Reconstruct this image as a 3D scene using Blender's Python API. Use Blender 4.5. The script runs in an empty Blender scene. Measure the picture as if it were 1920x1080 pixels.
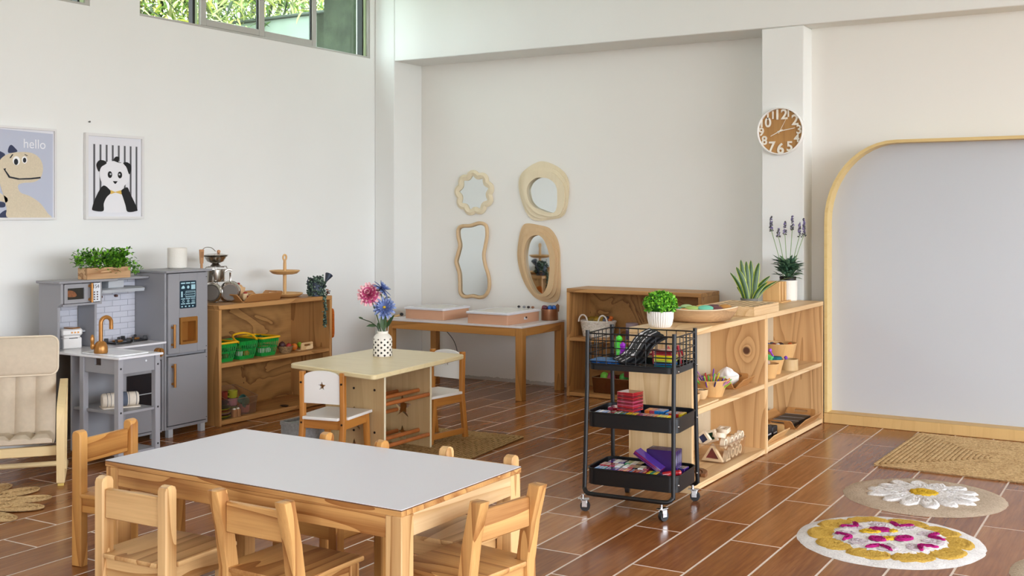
import bpy, math, random
from mathutils import Vector, Matrix
PI = math.pi
SC = bpy.context.scene
COL = SC.collection
# ---------------------------------------------------------------- camera, world, light, exposure
cd = bpy.data.cameras.new('camera'); cam = bpy.data.objects.new('camera', cd); COL.objects.link(cam)
cam.location = (0, 0, 1.40); cam.rotation_euler = (PI/2, 0, math.radians(31.5))
cd.sensor_width = 36; cd.lens = 36*2120/1920; cd.shift_y = -137/1920
SC.camera = cam
W = bpy.data.worlds.new('overcast_sky'); SC.world = W; W.use_nodes = True
wn = W.node_tree.nodes; wl = W.node_tree.links
bg = wn['Background']; bg.inputs[0].default_value = (0.93, 0.985, 1.075, 1); bg.inputs[1].default_value = 6.0
SC.view_settings.view_transform = 'Standard'; SC.view_settings.look = 'None'
SC.view_settings.gamma = 1; SC.view_settings.use_curve_mapping = False
SC.view_settings.exposure = 0.77
SC.cycles.use_denoising = True
SC.cycles.max_bounces = 10; SC.cycles.diffuse_bounces = 6; SC.cycles.glossy_bounces = 4
SC.cycles.transmission_bounces = 8; SC.cycles.transparent_max_bounces = 16
SC.cycles.caustics_reflective = False; SC.cycles.caustics_refractive = False
SC.cycles.sample_clamp_indirect = 6
def portal(name, loc, rot, sx, sy):                      # marks a big opening so the sky is sampled through it
    l = bpy.data.lights.new(name, 'AREA'); l.shape = 'RECTANGLE'; l.size = sx; l.size_y = sy
    l.cycles.is_portal = True
    o = bpy.data.objects.new(name, l); COL.objects.link(o); o.location = loc; o.rotation_euler = rot
portal('sky_portal', (5.09, 2.7, 1.75), (0, PI/2, 0), 3.3, 9.8)  # unseen right-hand opening, placed and sized to even out the light
portal('sky_portal', (0.25, -3.09, 1.65), (PI/2, 0, 0), 3.5, 1.9)  # unseen opening behind the camera, added and sized to tune the light
portal('sky_portal', (-6.35, 6.37, 3.10), (0, -PI/2, 0), .7, 2.44)
portal('sky_portal', (-6.35, 3.52, 3.10), (0, -PI/2, 0), .7, 2.44)

# ---------------------------------------------------------------- mesh helper
class MB:
    def __init__(s): s.v = []; s.f = []; s.m = []
    def add(s, vs, fs, mat=0):
        o = len(s.v); s.v += [tuple(p) for p in vs]
        for f in fs: s.f.append([i+o for i in f]); s.m.append(mat)
        return s
    def box(s, x0, x1, y0, y1, z0, z1, b=0.0, mat=0, M=None):
        if x0 > x1: x0, x1 = x1, x0
        if y0 > y1: y0, y1 = y1, y0
        if z0 > z1: z0, z1 = z1, z0
        c = ((x0+x1)/2, (y0+y1)/2, (z0+z1)/2); h = ((x1-x0)/2, (y1-y0)/2, (z1-z0)/2)
        b = min(b, .45*min(h))
        if b <= 0:
            vs = [(sx*h[0], sy*h[1], sz*h[2]) for sx in (-1, 1) for sy in (-1, 1) for sz in (-1, 1)]
            fs = [(0, 1, 3, 2), (4, 6, 7, 5), (0, 4, 5, 1), (2, 3, 7, 6), (0, 2, 6, 4), (1, 5, 7, 3)]
        else:
            vs = []; ix = {}
            for sx in (-1, 1):
                for sy in (-1, 1):
                    for sz in (-1, 1):
                        for a in range(3):
                            p = [sx*(h[0]-b), sy*(h[1]-b), sz*(h[2]-b)]; p[a] = (sx, sy, sz)[a]*h[a]
                            ix[(sx, sy, sz, a)] = len(vs); vs.append(p)
            fs = []
            for a in range(3):
                u, w = [i for i in range(3) if i != a]
                for sg in (-1, 1):
                    q = []
                    for su, sw in ((-1, -1), (1, -1), (1, 1), (-1, 1)):
                        k = [0, 0, 0]; k[a] = sg; k[u] = su; k[w] = sw; q.append(ix[(*k, a)])
                    fs.append(q)
                for su in (-1, 1):
                    for sw in (-1, 1):
                        k1 = [0]*3; k1[a] = -1; k1[u] = su; k1[w] = sw; k2 = list(k1); k2[a] = 1
                        fs.append([ix[(*k1, u)], ix[(*k2, u)], ix[(*k2, w)], ix[(*k1, w)]])
            for sx in (-1, 1):
                for sy in (-1, 1):
                    for sz in (-1, 1): fs.append([ix[(sx, sy, sz, a)] for a in range(3)])
            out = []
            for f in fs:
                P = [Vector(vs[i]) for i in f]; n = (P[1]-P[0]).cross(P[2]-P[0]); cc = sum(P, Vector())/len(P)
                out.append(f if n.dot(cc) > 0 else f[::-1])
            fs = out
        vs = [Vector((p[0]+c[0], p[1]+c[1], p[2]+c[2])) for p in vs]
        if M is not None: vs = [M @ p for p in vs]
        return s.add(vs, fs, mat)
    def tube(s, pts, r, n=8, closed=False, cap=True, mat=0, flat=None):
        P = [Vector(p) for p in pts]; N = len(P)
        rs = r if isinstance(r, (list, tuple)) else [r]*N
        T = []
        for i in range(N):
            a = P[(i-1) % N] if (closed or i > 0) else P[i]; b = P[(i+1) % N] if (closed or i < N-1) else P[i]
            t = b-a; T.append(t.normalized() if t.length > 1e-9 else Vector((0, 0, 1)))
        up = Vector((0, 0, 1)) if abs(T[0].z) < .9 else Vector((1, 0, 0))
        nrm = (up-T[0]*up.dot(T[0])).normalized(); vs = []
        for i in range(N):
            nrm = nrm-T[i]*nrm.dot(T[i])
            nrm = nrm.normalized() if nrm.length > 1e-9 else T[i].orthogonal().normalized()
            bn = T[i].cross(nrm)
            for k in range(n):
                a = 2*PI*k/n; ca, sa = math.cos(a), math.sin(a)
                if flat: ca *= flat
                vs.append(P[i]+(nrm*ca+bn*sa)*rs[i])
        fs = []
        for i in range(N if closed else N-1):
            j = (i+1) % N
            for k in range(n):
                l = (k+1) % n; fs.append((i*n+k, i*n+l, j*n+l, j*n+k))
        if cap and not closed: fs += [tuple(range(n))[::-1], tuple(range((N-1)*n, N*n))]
        return s.add(vs, fs, mat)
    def cyl(s, p0, p1, r, n=12, mat=0, r1=None): return s.tube([p0, p1], [r, r if r1 is None else r1], n, mat=mat)
    def lathe(s, prof, c=(0, 0, 0), n=24, mat=0, M=None, sx=1, sy=1):
        vs = []
        for r, z in prof:
            for k in range(n):
                a = 2*PI*k/n; p = Vector((r*math.cos(a)*sx, r*math.sin(a)*sy, z))
                if M is not None: p = M @ p
                vs.append(p+Vector(c))
        fs = []
        for i in range(len(prof)-1):
            for k in range(n):
                l = (k+1) % n; fs.append((i*n+k, i*n+l, (i+1)*n+l, (i+1)*n+k))
        if prof[0][0] > 1e-6: fs.append(tuple(range(n))[::-1])
        if prof[-1][0] > 1e-6: fs.append(tuple(range((len(prof)-1)*n, len(prof)*n)))
        return s.add(vs, fs, mat)
    def ball(s, c, r, n=12, m=8, mat=0, M=None):
        r = r if isinstance(r, (list, tuple)) else (r, r, r)
        prof = [(max(1e-5, math.sin(PI*i/m)), -math.cos(PI*i/m)) for i in range(m+1)]
        D = Matrix.Diagonal((*r, 1)); return s.lathe(prof, c, n, mat, D if M is None else M @ D)
    def prism(s, poly, z0, z1, M=None, mat=0, b=0.0):          # counter-clockwise polygon, local xy, extruded z0..z1
        n = len(poly); A = sum(poly[i][0]*poly[(i+1) % n][1]-poly[(i+1) % n][0]*poly[i][1] for i in range(n))
        if A < 0: poly = poly[::-1]
        if b > 0:
            ins = offset(poly, -b); rows = [(ins, z0), (poly, z0+b), (poly, z1-b), (ins, z1)]
        else: rows = [(poly, z0), (poly, z1)]
        vs = [Vector((p[0], p[1], z)) for pl, z in rows for p in pl]
        if M is not None: vs = [M @ v for v in vs]
        fs = [tuple(range(n))[::-1], tuple(range((len(rows)-1)*n, len(rows)*n))]
        for r in range(len(rows)-1):
            for i in range(n):
                j = (i+1) % n; fs.append((r*n+i, r*n+j, (r+1)*n+j, (r+1)*n+i))
        return s.add(vs, fs, mat)
    def ring(s, outer, inner, z0, z1, M=None, mat=0, lift=0.0):   # same-length outlines, solid ring
        n = len(outer); vs = [Vector((p[0], p[1], z0)) for p in outer]+[Vector((p[0], p[1], z1)) for p in outer] \
            + [Vector((p[0], p[1], z1+lift)) for p in inner]+[Vector((p[0], p[1], z0)) for p in inner]
        if M is not None: vs = [M @ v for v in vs]
        fs = []
        for i in range(n):
            j = (i+1) % n
            for r in range(4):
                q = (r+1) % 4; fs.append((r*n+i, r*n+j, q*n+j, q*n+i))
        return s.add(vs, fs, mat)
    def tri(s, a, b, c, mat=0): return s.add([a, b, c], [(0, 1, 2)], mat)
    def leaf(s, p, d, up, L, w, bend=0.0, mat=0, fold=.15):      # six-sided leaf blade
        d = d.normalized(); sd = d.cross(up)
        sd = sd.normalized() if sd.length > 1e-6 else d.orthogonal().normalized(); nn = sd.cross(d)
        f = lambda t, o, h: p+d*(L*t)+sd*(w*o)+nn*(h*w-bend*L*t*t)
        return s.add([f(0, 0, 0), f(.35, .5, fold), f(.75, .36, fold), f(1, 0, 0), f(.75, -.36, fold), f(.35, -.5, fold), f(.5, 0, 0)],
                     [(0, 1, 6), (1, 2, 6), (2, 3, 6), (3, 4, 6), (4, 5, 6), (5, 0, 6)], mat)
    def xf(s, M, start=0):
        for i in range(start, len(s.v)): s.v[i] = tuple(M @ Vector(s.v[i]))
        return s
    def mesh(s, name, mats, sharp=40):
        me = bpy.data.meshes.new(name); me.from_pydata(s.v, [], s.f)
        for m in (mats if isinstance(mats, (list, tuple)) else [mats]): me.materials.append(m)
        if any(s.m): me.polygons.foreach_set('material_index', s.m)
        me.polygons.foreach_set('use_smooth', [True]*len(s.f)); me.set_sharp_from_angle(angle=math.radians(sharp))
        me.update(); return me
def offset(poly, d):
    n = len(poly); out = []
    A = sum(poly[i][0]*poly[(i+1) % n][1]-poly[(i+1) % n][0]*poly[i][1] for i in range(n)); sg = 1 if A > 0 else -1
    for i in range(n):
        a = Vector(poly[i-1]); b = Vector(poly[i]); c = Vector(poly[(i+1) % n])
        e = (b-a).normalized()+(c-b).normalized()
        e = e.normalized() if e.length > 1e-9 else (c-b).normalized()
        out.append((b.x+sg*e.y*d, b.y-sg*e.x*d))
    return out
def rrect(x0, x1, y0, y1, r, k=4):
    P = []
    for cx, cy, a0 in ((x1-r, y1-r, 0), (x0+r, y1-r, 90), (x0+r, y0+r, 180), (x1-r, y0+r, 270)):
        for i in range(k+1):
            a = math.radians(a0+90*i/k); P.append((cx+r*math.cos(a), cy+r*math.sin(a)))
    return P
def rpoly(pts, r, k=4):                                        # polygon with rounded corners
    out = []; n = len(pts)
    for i in range(n):
        a = Vector(pts[i-1]); b = Vector(pts[i]); c = Vector(pts[(i+1) % n])
        p = b+(a-b).normalized()*r; q = b+(c-b).normalized()*r
        for j in range(k+1):
            t = j/k; out.append(tuple(p*(1-t)**2+b*2*t*(1-t)+q*t*t))
    return out
def smooth(pts, k=6):                                          # closed Catmull-Rom through points
    n = len(pts); out = []
    for i in range(n):
        p0, p1, p2, p3 = [Vector(pts[(i+j-1) % n]) for j in range(4)]
        for j in range(k):
            t = j/k; out.append(tuple(.5*((2*p1)+(p2-p0)*t+(2*p0-5*p1+4*p2-p3)*t*t+(3*p1-p0-3*p2+p3)*t**3)))
    return out
def spath(pts, k=6):                                           # open Catmull-Rom, 3D
    P = [Vector(p) for p in pts]; P = [P[0]*2-P[1]]+P+[P[-1]*2-P[-2]]; out = []
    for i in range(1, len(P)-2):
        p0, p1, p2, p3 = P[i-1:i+3]
        for j in range(k):
            t = j/k; out.append(.5*((2*p1)+(p2-p0)*t+(2*p0-5*p1+4*p2-p3)*t*t+(3*p1-p0-3*p2+p3)*t**3))
    out.append(P[-2]); return out
def ell(rx, ry, n=32, cx=0, cy=0): return [(cx+rx*math.cos(2*PI*i/n), cy+ry*math.sin(2*PI*i/n)) for i in range(n)]
def star(r, ri=None, n=5, cx=0, cy=0, a0=90):
    ri = ri or r*.42
    return [(cx+(r if i % 2 == 0 else ri)*math.cos(math.radians(a0)+PI*i/n), cy+(r if i % 2 == 0 else ri)*math.sin(math.radians(a0)+PI*i/n)) for i in range(2*n)]
WALLY = lambda x, y, z: Matrix(((1, 0, 0, x), (0, 0, -1, y), (0, 1, 0, z), (0, 0, 0, 1)))   # local xy -> world xz, local z -> -y (faces the room)
WALLX = lambda x, y, z: Matrix(((0, 0, 1, x), (1, 0, 0, y), (0, 1, 0, z), (0, 0, 0, 1)))    # local xy -> world yz, local z -> +x
TR = lambda x, y, z=0: Matrix.Translation((x, y, z))
RZ = lambda d: Matrix.Rotation(math.radians(d), 4, 'Z')
RX = lambda d: Matrix.Rotation(math.radians(d), 4, 'X')
RY = lambda d: Matrix.Rotation(math.radians(d), 4, 'Y')

# ---------------------------------------------------------------- objects
def thing(name, label, cat, loc=(0, 0, 0), rotz=0, group=None):
    o = bpy.data.objects.new(name, None); o.empty_display_size = .05; COL.objects.link(o)
    o.location = loc; o.rotation_euler = (0, 0, math.radians(rotz)); o['label'] = label; o['category'] = cat
    if group: o['group'] = group
    return o
def part(name, mb, mat, par=None, off=None, label=None, stuff=False, sharp=40):   # off: mesh written in room coordinates
    me = mb if isinstance(mb, bpy.types.Mesh) else None
    if me is None:
        if off is not None:
            x, y, z = off; mb.v = [(a-x, b-y, c-z) for a, b, c in mb.v]
        me = mb.mesh(name, mat, sharp)
    o = bpy.data.objects.new(name, me); COL.objects.link(o)
    if par is not None: o.parent = par
    if label: o['label'] = label
    if stuff: o['kind'] = 'stuff'
    return o
def single(name, mb, mat, label, cat, loc=(0, 0, 0), rotz=0, group=None, off=False, sharp=40):
    o = part(name, mb, mat, None, loc if off else None, sharp=sharp); o.location = loc; o.rotation_euler = (0, 0, math.radians(rotz))
    o['label'] = label; o['category'] = cat
    if group: o['group'] = group
    return o
def struct(name, mb, mat, par=None, loc=(0, 0, 0)):
    o = part(name, mb, mat, par); o.location = loc
    if par is None: o['kind'] = 'structure'
    return o
def dup(root, loc, rotz=0, label=None, group=None):
    r = root.copy(); COL.objects.link(r); r.location = loc; r.rotation_euler = (0, 0, math.radians(rotz))
    if label: r['label'] = label
    if group: r['group'] = group
    for ch in list(root.children):
        c = ch.copy(); COL.objects.link(c); c.parent = r
        for g in list(ch.children):
            d = g.copy(); COL.objects.link(d); d.parent = c
    return r
def curve_mesh(name, splines=None, text=None, size=1, ext=.002, mat=None, M=None, align='CENTER', bold=0):
    if text is not None:
        cu = bpy.data.curves.new(name, 'FONT'); cu.body = text; cu.size = size; cu.align_x = align; cu.align_y = 'CENTER'; cu.offset = bold*size
    else:
        cu = bpy.data.curves.new(name, 'CURVE'); cu.dimensions = '2D'
        for pts in splines:
            sp = cu.splines.new('POLY'); sp.points.add(len(pts)-1); sp.use_cyclic_u = True
            for i, p in enumerate(pts): sp.points[i].co = (p[0], p[1], 0, 1)
    cu.fill_mode = 'BOTH' if hasattr(cu, 'fill_mode') else cu.fill_mode; cu.extrude = ext
    o = bpy.data.objects.new(name, cu); COL.objects.link(o)
    me = bpy.data.meshes.new_from_object(o.evaluated_get(bpy.context.evaluated_depsgraph_get()))
    bpy.data.objects.remove(o); bpy.data.curves.remove(cu)
    if M is not None: me.transform(M)
    me.materials.clear()
    if mat: me.materials.append(mat)
    me.name = name; return me

# ---------------------------------------------------------------- materials
def lin(h):
    if isinstance(h, str):
        h = h.lstrip('#'); c = [int(h[i:i+2], 16)/255 for i in (0, 2, 4)]
    else: c = h
    return tuple((x/12.92 if x <= .04045 else ((x+.055)/1.055)**2.4) for x in c)+(1,)
MATS = {}
class NT:
    def __init__(s, name):
        s.mat = bpy.data.materials.new(name); s.mat.use_nodes = True; s.t = s.mat.node_tree; s.p = s.t.nodes['Principled BSDF']
    def n(s, typ, **kw):
        x = s.t.nodes.new(typ)
        for k, v in kw.items():
            if k.startswith('i_'):
                key = k[2:]; x.inputs[int(key) if key.isdigit() else key].default_value = v
            else: setattr(x, k, v)
        return x
    def l(s, a, b): s.t.links.new(a, b)
    def math(s, op, a, b=None, c=None):
        x = s.t.nodes.new('ShaderNodeMath'); x.operation = op
        for i, v in enumerate((a, b, c)):
            if v is None: continue
            if isinstance(v, (int, float)): x.inputs[i].default_value = v
            else: s.l(v, x.inputs[i])
        return x.outputs[0]
    def ramp(s, fac, stops):
        r = s.t.nodes.new('ShaderNodeValToRGB'); e = r.color_ramp.elements
        while len(e) < len(stops): e.new(.5)
        for i, (p, c) in enumerate(stops): e[i].position = p; e[i].color = c
        s.l(fac, r.inputs[0]); return r.outputs[0]
    def coord(s, scale=(1, 1, 1), rnd=True):
        tc = s.n('ShaderNodeTexCoord'); out = tc.outputs['Object']
        if rnd:
            oi = s.n('ShaderNodeObjectInfo'); m = s.n('ShaderNodeVectorMath', operation='MULTIPLY_ADD')
            cb = s.n('ShaderNodeCombineXYZ')
            for i, k in enumerate((17.3, 9.1, 23.7)): s.l(s.math('MULTIPLY', oi.outputs['Random'], k), cb.inputs[i])
            m.inputs[1].default_value = (1, 1, 1); s.l(out, m.inputs[0]); s.l(cb.outputs[0], m.inputs[2]); out = m.outputs[0]
        v = s.n('ShaderNodeVectorMath', operation='MULTIPLY'); v.inputs[1].default_value = scale; s.l(out, v.inputs[0]); return v.outputs[0]
    def noise(s, vec, scale, detail=2, rough=.5, dist=0):
        x = s.n('ShaderNodeTexNoise'); x.inputs['Scale'].default_value = scale; x.inputs['Detail'].default_value = detail
        x.inputs['Roughness'].default_value = rough; x.inputs['Distortion'].default_value = dist; s.l(vec, x.inputs['Vector']); return x.outputs['Fac']
    def bump(s, h, strength=.3, dist=.002):
        b = s.n('ShaderNodeBump'); b.inputs['Strength'].default_value = strength; b.inputs['Distance'].default_value = dist
        s.l(h, b.inputs['Height']); s.l(b.outputs[0], s.p.inputs['Normal'])
def plain(name, col, rough=.5, metal=0, spec=.5, var=0, vs=30, bump=0, bs=80, alpha=1, trans=0, coat=0, emit=0, sss=0):
    if name in MATS: return MATS[name]
    t = NT(name); c = lin(col); t.p.inputs['Base Color'].default_value = c; t.p.inputs['Roughness'].default_value = rough
    t.p.inputs['Metallic'].default_value = metal; t.p.inputs['Specular IOR Level'].default_value = spec
    t.p.inputs['Alpha'].default_value = alpha; t.p.inputs['Transmission Weight'].default_value = trans; t.p.inputs['Coat Weight'].default_value = coat
    if emit: t.p.inputs['Emission Color'].default_value = c; t.p.inputs['Emission Strength'].default_value = emit
    if var or bump: v = t.coord()
    if var:
        f = t.noise(v, vs, 3); a = tuple(x*(1-var) for x in c[:3])+(1,); b = tuple(min(1, x*(1+var)) for x in c[:3])+(1,)
        t.l(t.ramp(f, [(.3, a), (.7, b)]), t.p.inputs['Base Color'])
    if bump: t.bump(t.noise(v, bs, 3), bump)
    MATS[name] = t.mat; return t.mat
def wood(name, light, dark, axis='Z', rough=.45, scale=4.5, rings=9, fine=.4, stretch=.10, spec=.4, knots=False, contrast=1.0, rnd=True):
    if name in MATS: return MATS[name]
    t = NT(name); sc = [1, 1, 1]; sc['XYZ'.index(axis)] = stretch; v = t.coord(sc, rnd)
    n1 = t.noise(v, scale, 2, .45, .25); w = t.math('FRACT', t.math('MULTIPLY', n1, rings))
    saw = t.math('POWER', w, 2.2)
    sc2 = [1, 1, 1]; sc2['XYZ'.index(axis)] = .03; fv = t.coord(sc2, rnd); n2 = t.noise(fv, 140, 2, .6)
    n3 = t.noise(v, .8, 1)
    f = t.math('ADD', t.math('MULTIPLY', saw, .62*contrast), t.math('MULTIPLY', t.math('SUBTRACT', n2, .35), fine*1.4))
    f = t.math('ADD', f, t.math('MULTIPLY', t.math('SUBTRACT', n3, .5), .5))
    L, D = lin(light), lin(dark); mid = tuple(L[i]*.5+D[i]*.5 for i in range(3))+(1,)
    col = t.ramp(f, [(0.0, L), (.55, mid), (1.0, D)])
    if knots:
        vo = t.n('ShaderNodeTexVoronoi'); vo.inputs['Scale'].default_value = 2.2; kv = t.coord((1, 1, .45) if axis == 'Z' else (1, .45, 1) if axis == 'Y' else (.45, 1, 1), rnd); t.l(kv, vo.inputs['Vector'])
        k = t.ramp(vo.outputs['Distance'], [(.02, (1, 1, 1, 1)), (.06, (0, 0, 0, 1))])
        mx = t.n('ShaderNodeMix', data_type='RGBA'); t.l(k, mx.inputs['Factor']); t.l(col, mx.inputs['A']); mx.inputs['B'].default_value = tuple(x*.35 for x in D[:3])+(1,)
        col = mx.outputs['Result']
    t.l(col, t.p.inputs['Base Color']); t.p.inputs['Roughness'].default_value = rough; t.p.inputs['Specular IOR Level'].default_value = spec
    t.bump(n2, .08, .001)
    MATS[name] = t.mat; return t.mat
def woods(base, light, dark, **kw): return {a: wood(f'{base}_{a.lower()}_grain', light, dark, a, **kw) for a in 'XYZ'}
def clear(name, tint, alpha=.25, rough=.08):                    # thin transparent plastic or glass
    if name in MATS: return MATS[name]
    t = NT(name); t.t.nodes.remove(t.p); out = t.t.nodes['Material Output']
    tr = t.n('ShaderNodeBsdfTransparent'); tr.inputs[0].default_value = lin(tint)
    gl = t.n('ShaderNodeBsdfGlossy'); gl.inputs['Roughness'].default_value = rough
    di = t.n('ShaderNodeBsdfDiffuse'); di.inputs[0].default_value = lin(tint)
    lw = t.n('ShaderNodeLayerWeight'); lw.inputs[0].default_value = .25
    m1 = t.n('ShaderNodeMixShader'); m1.inputs[0].default_value = alpha; t.l(tr.outputs[0], m1.inputs[1]); t.l(di.outputs[0], m1.inputs[2])
    m2 = t.n('ShaderNodeMixShader'); t.l(t.math('MULTIPLY', lw.outputs['Fresnel'], .3), m2.inputs[0]); t.l(m1.outputs[0], m2.inputs[1]); t.l(gl.outputs[0], m2.inputs[2])
    t.l(m2.outputs[0], out.inputs[0]); MATS[name] = t.mat; return t.mat
def fibre(name, light, dark, scale=60, bump=.6, dist=.004, rough=.95, kind='noise'):
    if name in MATS: return MATS[name]
    t = NT(name); v = t.coord(rnd=False); n1 = t.noise(v, scale, 4, .65); n2 = t.noise(v, scale*.12, 2)
    f = t.math('ADD', t.math('MULTIPLY', n1, .75), t.math('MULTIPLY', n2, .25))
    t.l(t.ramp(f, [(.32, lin(dark)), (.62, lin(light))]), t.p.inputs['Base Color']); t.p.inputs['Roughness'].default_value = rough
    t.p.inputs['Specular IOR Level'].default_value = .1; t.bump(n1, bump, dist); MATS[name] = t.mat; return t.mat
PINE = woods('amber_pine', 'd6a566', '8a5020', knots=True, contrast=1.2)
HONEY = woods('honey_pine', 'd09a54', '8c4e18', contrast=1.15)
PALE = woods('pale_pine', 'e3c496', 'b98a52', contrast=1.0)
SHELF = woods('shelf_pine', 'd9b07a', 'a87440')
BEECH = woods('orange_beech', 'b87a36', '8a4e1c', fine=.2, contrast=.5)
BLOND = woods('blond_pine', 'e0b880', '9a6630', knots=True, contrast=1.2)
TRAYW = woods('honey_tray', 'b98650', '8a5a2c', fine=.3, contrast=.6)
BAMBOO = woods('bamboo', 'd6ab72', 'b5844a', fine=.3, contrast=.5)
BIRCH = woods('birch_ply', 'e6cfa2', 'cdaa74', contrast=.4)
GREYWOOD = woods('washed_oak', 'c9ab7c', 'ab8a5a', contrast=.6)
WHITE = plain('white_paint', 'e9e9e6', .45)
# ================================================================ SETTING
XL, YB, YW, YC, CEIL = -6.08, 8.06, 7.86, 7.665, 3.75
PAINT = plain('wall_paint', 'e8e9e6', .7, spec=.25, var=.012, vs=1.5, bump=.05, bs=160)
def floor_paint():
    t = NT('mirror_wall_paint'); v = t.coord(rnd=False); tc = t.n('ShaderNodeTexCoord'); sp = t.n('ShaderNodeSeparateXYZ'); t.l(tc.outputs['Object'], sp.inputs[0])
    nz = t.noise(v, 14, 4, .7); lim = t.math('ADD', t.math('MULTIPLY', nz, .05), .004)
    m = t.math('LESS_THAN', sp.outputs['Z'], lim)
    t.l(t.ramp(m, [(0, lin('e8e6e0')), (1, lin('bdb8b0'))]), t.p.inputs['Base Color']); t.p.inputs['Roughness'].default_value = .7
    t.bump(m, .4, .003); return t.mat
m = MB()
m.box(-6.23, XL, -3.25, 8.21, -.1, 2.735)
for a, b in ((-3.25, 2.3), (4.755, 5.151), (7.60, 8.21)): m.box(-6.23, XL, a, b, 2.735, 3.45)
m.box(-6.23, XL, -3.25, 8.21, 3.45, CEIL)
struct('wall_left', m, PAINT)
m = MB().box(-6.08, -2.352, YB, YB+.15, -.1, CEIL).box(-2.352, 5.25, YW, YW+.35, -.1, CEIL)
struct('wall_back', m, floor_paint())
m = MB().box(5.1, 5.25, -3.25, YW, 3.4, CEIL).box(5.1, 5.25, 7.6, YW, -.1, 3.4).box(5.1, 5.25, -3.25, -2.2, -.1, 3.4).box(5.1, 5.25, -2.2, 7.6, -.1, .1)  # wide gap left in an unseen wall to let light in
struct('wall_right', m, PAINT)
m = MB().box(-6.08, -1.5, -3.25, -3.1, -.1, CEIL).box(2.0, 5.1, -3.25, -3.1, -.1, CEIL).box(-1.5, 2.0, -3.25, -3.1, -.1, .7).box(-1.5, 2.0, -3.25, -3.1, 2.6, CEIL)  # added gap, shaped for how much light reaches the back wall
struct('wall_front', m, PAINT)
struct('ceiling', MB().box(-6.23, 5.25, -3.25, 8.21, CEIL, CEIL+.1), plain('ceiling_paint', 'eeeeea', .8))
struct('trim_1', MB().box(XL, -5.868, YC, YB, -.1, CEIL, .006), PAINT)            # corner pilaster
struct('trim_2', MB().box(-5.868, 5.1, YC, YB, 2.705, CEIL, .006), PAINT)          # beam
struct('trim_3', MB().box(-2.651, -2.352, YC+.012, YB, -.1, 2.705, .006), PAINT)   # pillar under the clock
struct('ground', MB().box(-40, 40, -40, 40, -.32, -.2), plain('outdoor_ground', '8f9180', .9))

# floor: grout bed with wood-look tiles
def tile_mat():
    t = NT('wood_look_tile'); v = t.coord((1, .06, 1)); n1 = t.noise(v, 60, 3, .65); v2 = t.coord((1, .16, 1)); n2 = t.noise(v2, 5, 2, .5, .3)
    oi = t.n('ShaderNodeObjectInfo')
    f = t.math('ADD', t.math('MULTIPLY', n1, .55), t.math('MULTIPLY', n2, .45))
    f = t.math('ADD', f, t.math('MULTIPLY', t.math('SUBTRACT', oi.outputs['Random'], .5), .22))
    t.l(t.ramp(f, [(.15, lin('5c3118')), (.42, lin('834e29')), (.6, lin('9a6438')), (.85, lin('b88252'))]), t.p.inputs['Base Color'])
    t.p.inputs['Roughness'].default_value = .2; t.p.inputs['Specular IOR Level'].default_value = .25
    t.l(t.math('ADD', t.math('MULTIPLY', n1, .14), .13), t.p.inputs['Roughness'])
    t.bump(n1, .05, .001); return t.mat
TILE = tile_mat()
floor = struct('floor', MB().box(-6.23, 5.25, -3.25, 8.21, -.12, -.0008), plain('pale_grout', 'e0d2c6', .8, var=.06))
TW, TL, TG, TA = .2255, .79, .0085, math.radians(1.1)
tu = Vector((math.cos(TA), math.sin(TA))); tv = Vector((-math.sin(TA), math.cos(TA))); tO = Vector((-2.02, 7.28))
def to_px(x, y, z):
    d = Vector((x, y, z-1.4)); a = math.radians(31.5); w = -math.sin(a)*d.x+math.cos(a)*d.y
    return (960+2120*(math.cos(a)*d.x+math.sin(a)*d.y)/w, 403-2120*d.z/w) if w > .5 else None
full_tile = MB().box(-(TW-TG)/2, (TW-TG)/2, -(TL-TG)/2, (TL-TG)/2, -.02, 0, .0012).mesh('floor_tile', TILE)
rest = MB(); ntile = 0
for k in range(-26, 34):
    for j in range(-17, 5):
        v0 = (0 if k % 2 == 0 else -.27)+j*TL; u0 = k*TW; lo, hi = v0, v0+TL
        c = tO+tu*(u0+TW/2)+tv*((lo+hi)/2)
        if c.y-TL/2 > 8.05 or c.x+TW/2 > 5.2 or c.x-TW/2 < -6.2 or c.y+TL/2 < -3.1: continue
        if c.y+TL/2 > 8.1: hi = lo+(8.09-(c.y-TL/2))
        if hi-lo < .03: continue
        c = tO+tu*(u0+TW/2)+tv*((lo+hi)/2); L = hi-lo-TG
        ps = [to_px(*(c+tu*(su*TW/2)+tv*(sv*L/2)), 0) for su in (-1, 1) for sv in (-1, 1)]
        vis = all(ps) and max(p[0] for p in ps) > -5 and min(p[0] for p in ps) < 1925 and min(p[1] for p in ps) < 1085
        if vis and ntile < 300:
            me = full_tile if abs(L-(TL-TG)) < 1e-4 else MB().box(-(TW-TG)/2, (TW-TG)/2, -L/2, L/2, -.02, 0, .0012).mesh('floor_tile', TILE)
            o = part('floor_tile', me, None, floor); o.location = (c.x, c.y, 0); o.rotation_euler = (0, 0, TA); ntile += 1
        else: rest.box(-(TW-TG)/2, (TW-TG)/2, -L/2, L/2, -.02, 0, 0, M=TR(c.x, c.y) @ RZ(1.1))
part('floor_tiles', rest, TILE, floor, stuff=True)

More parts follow.
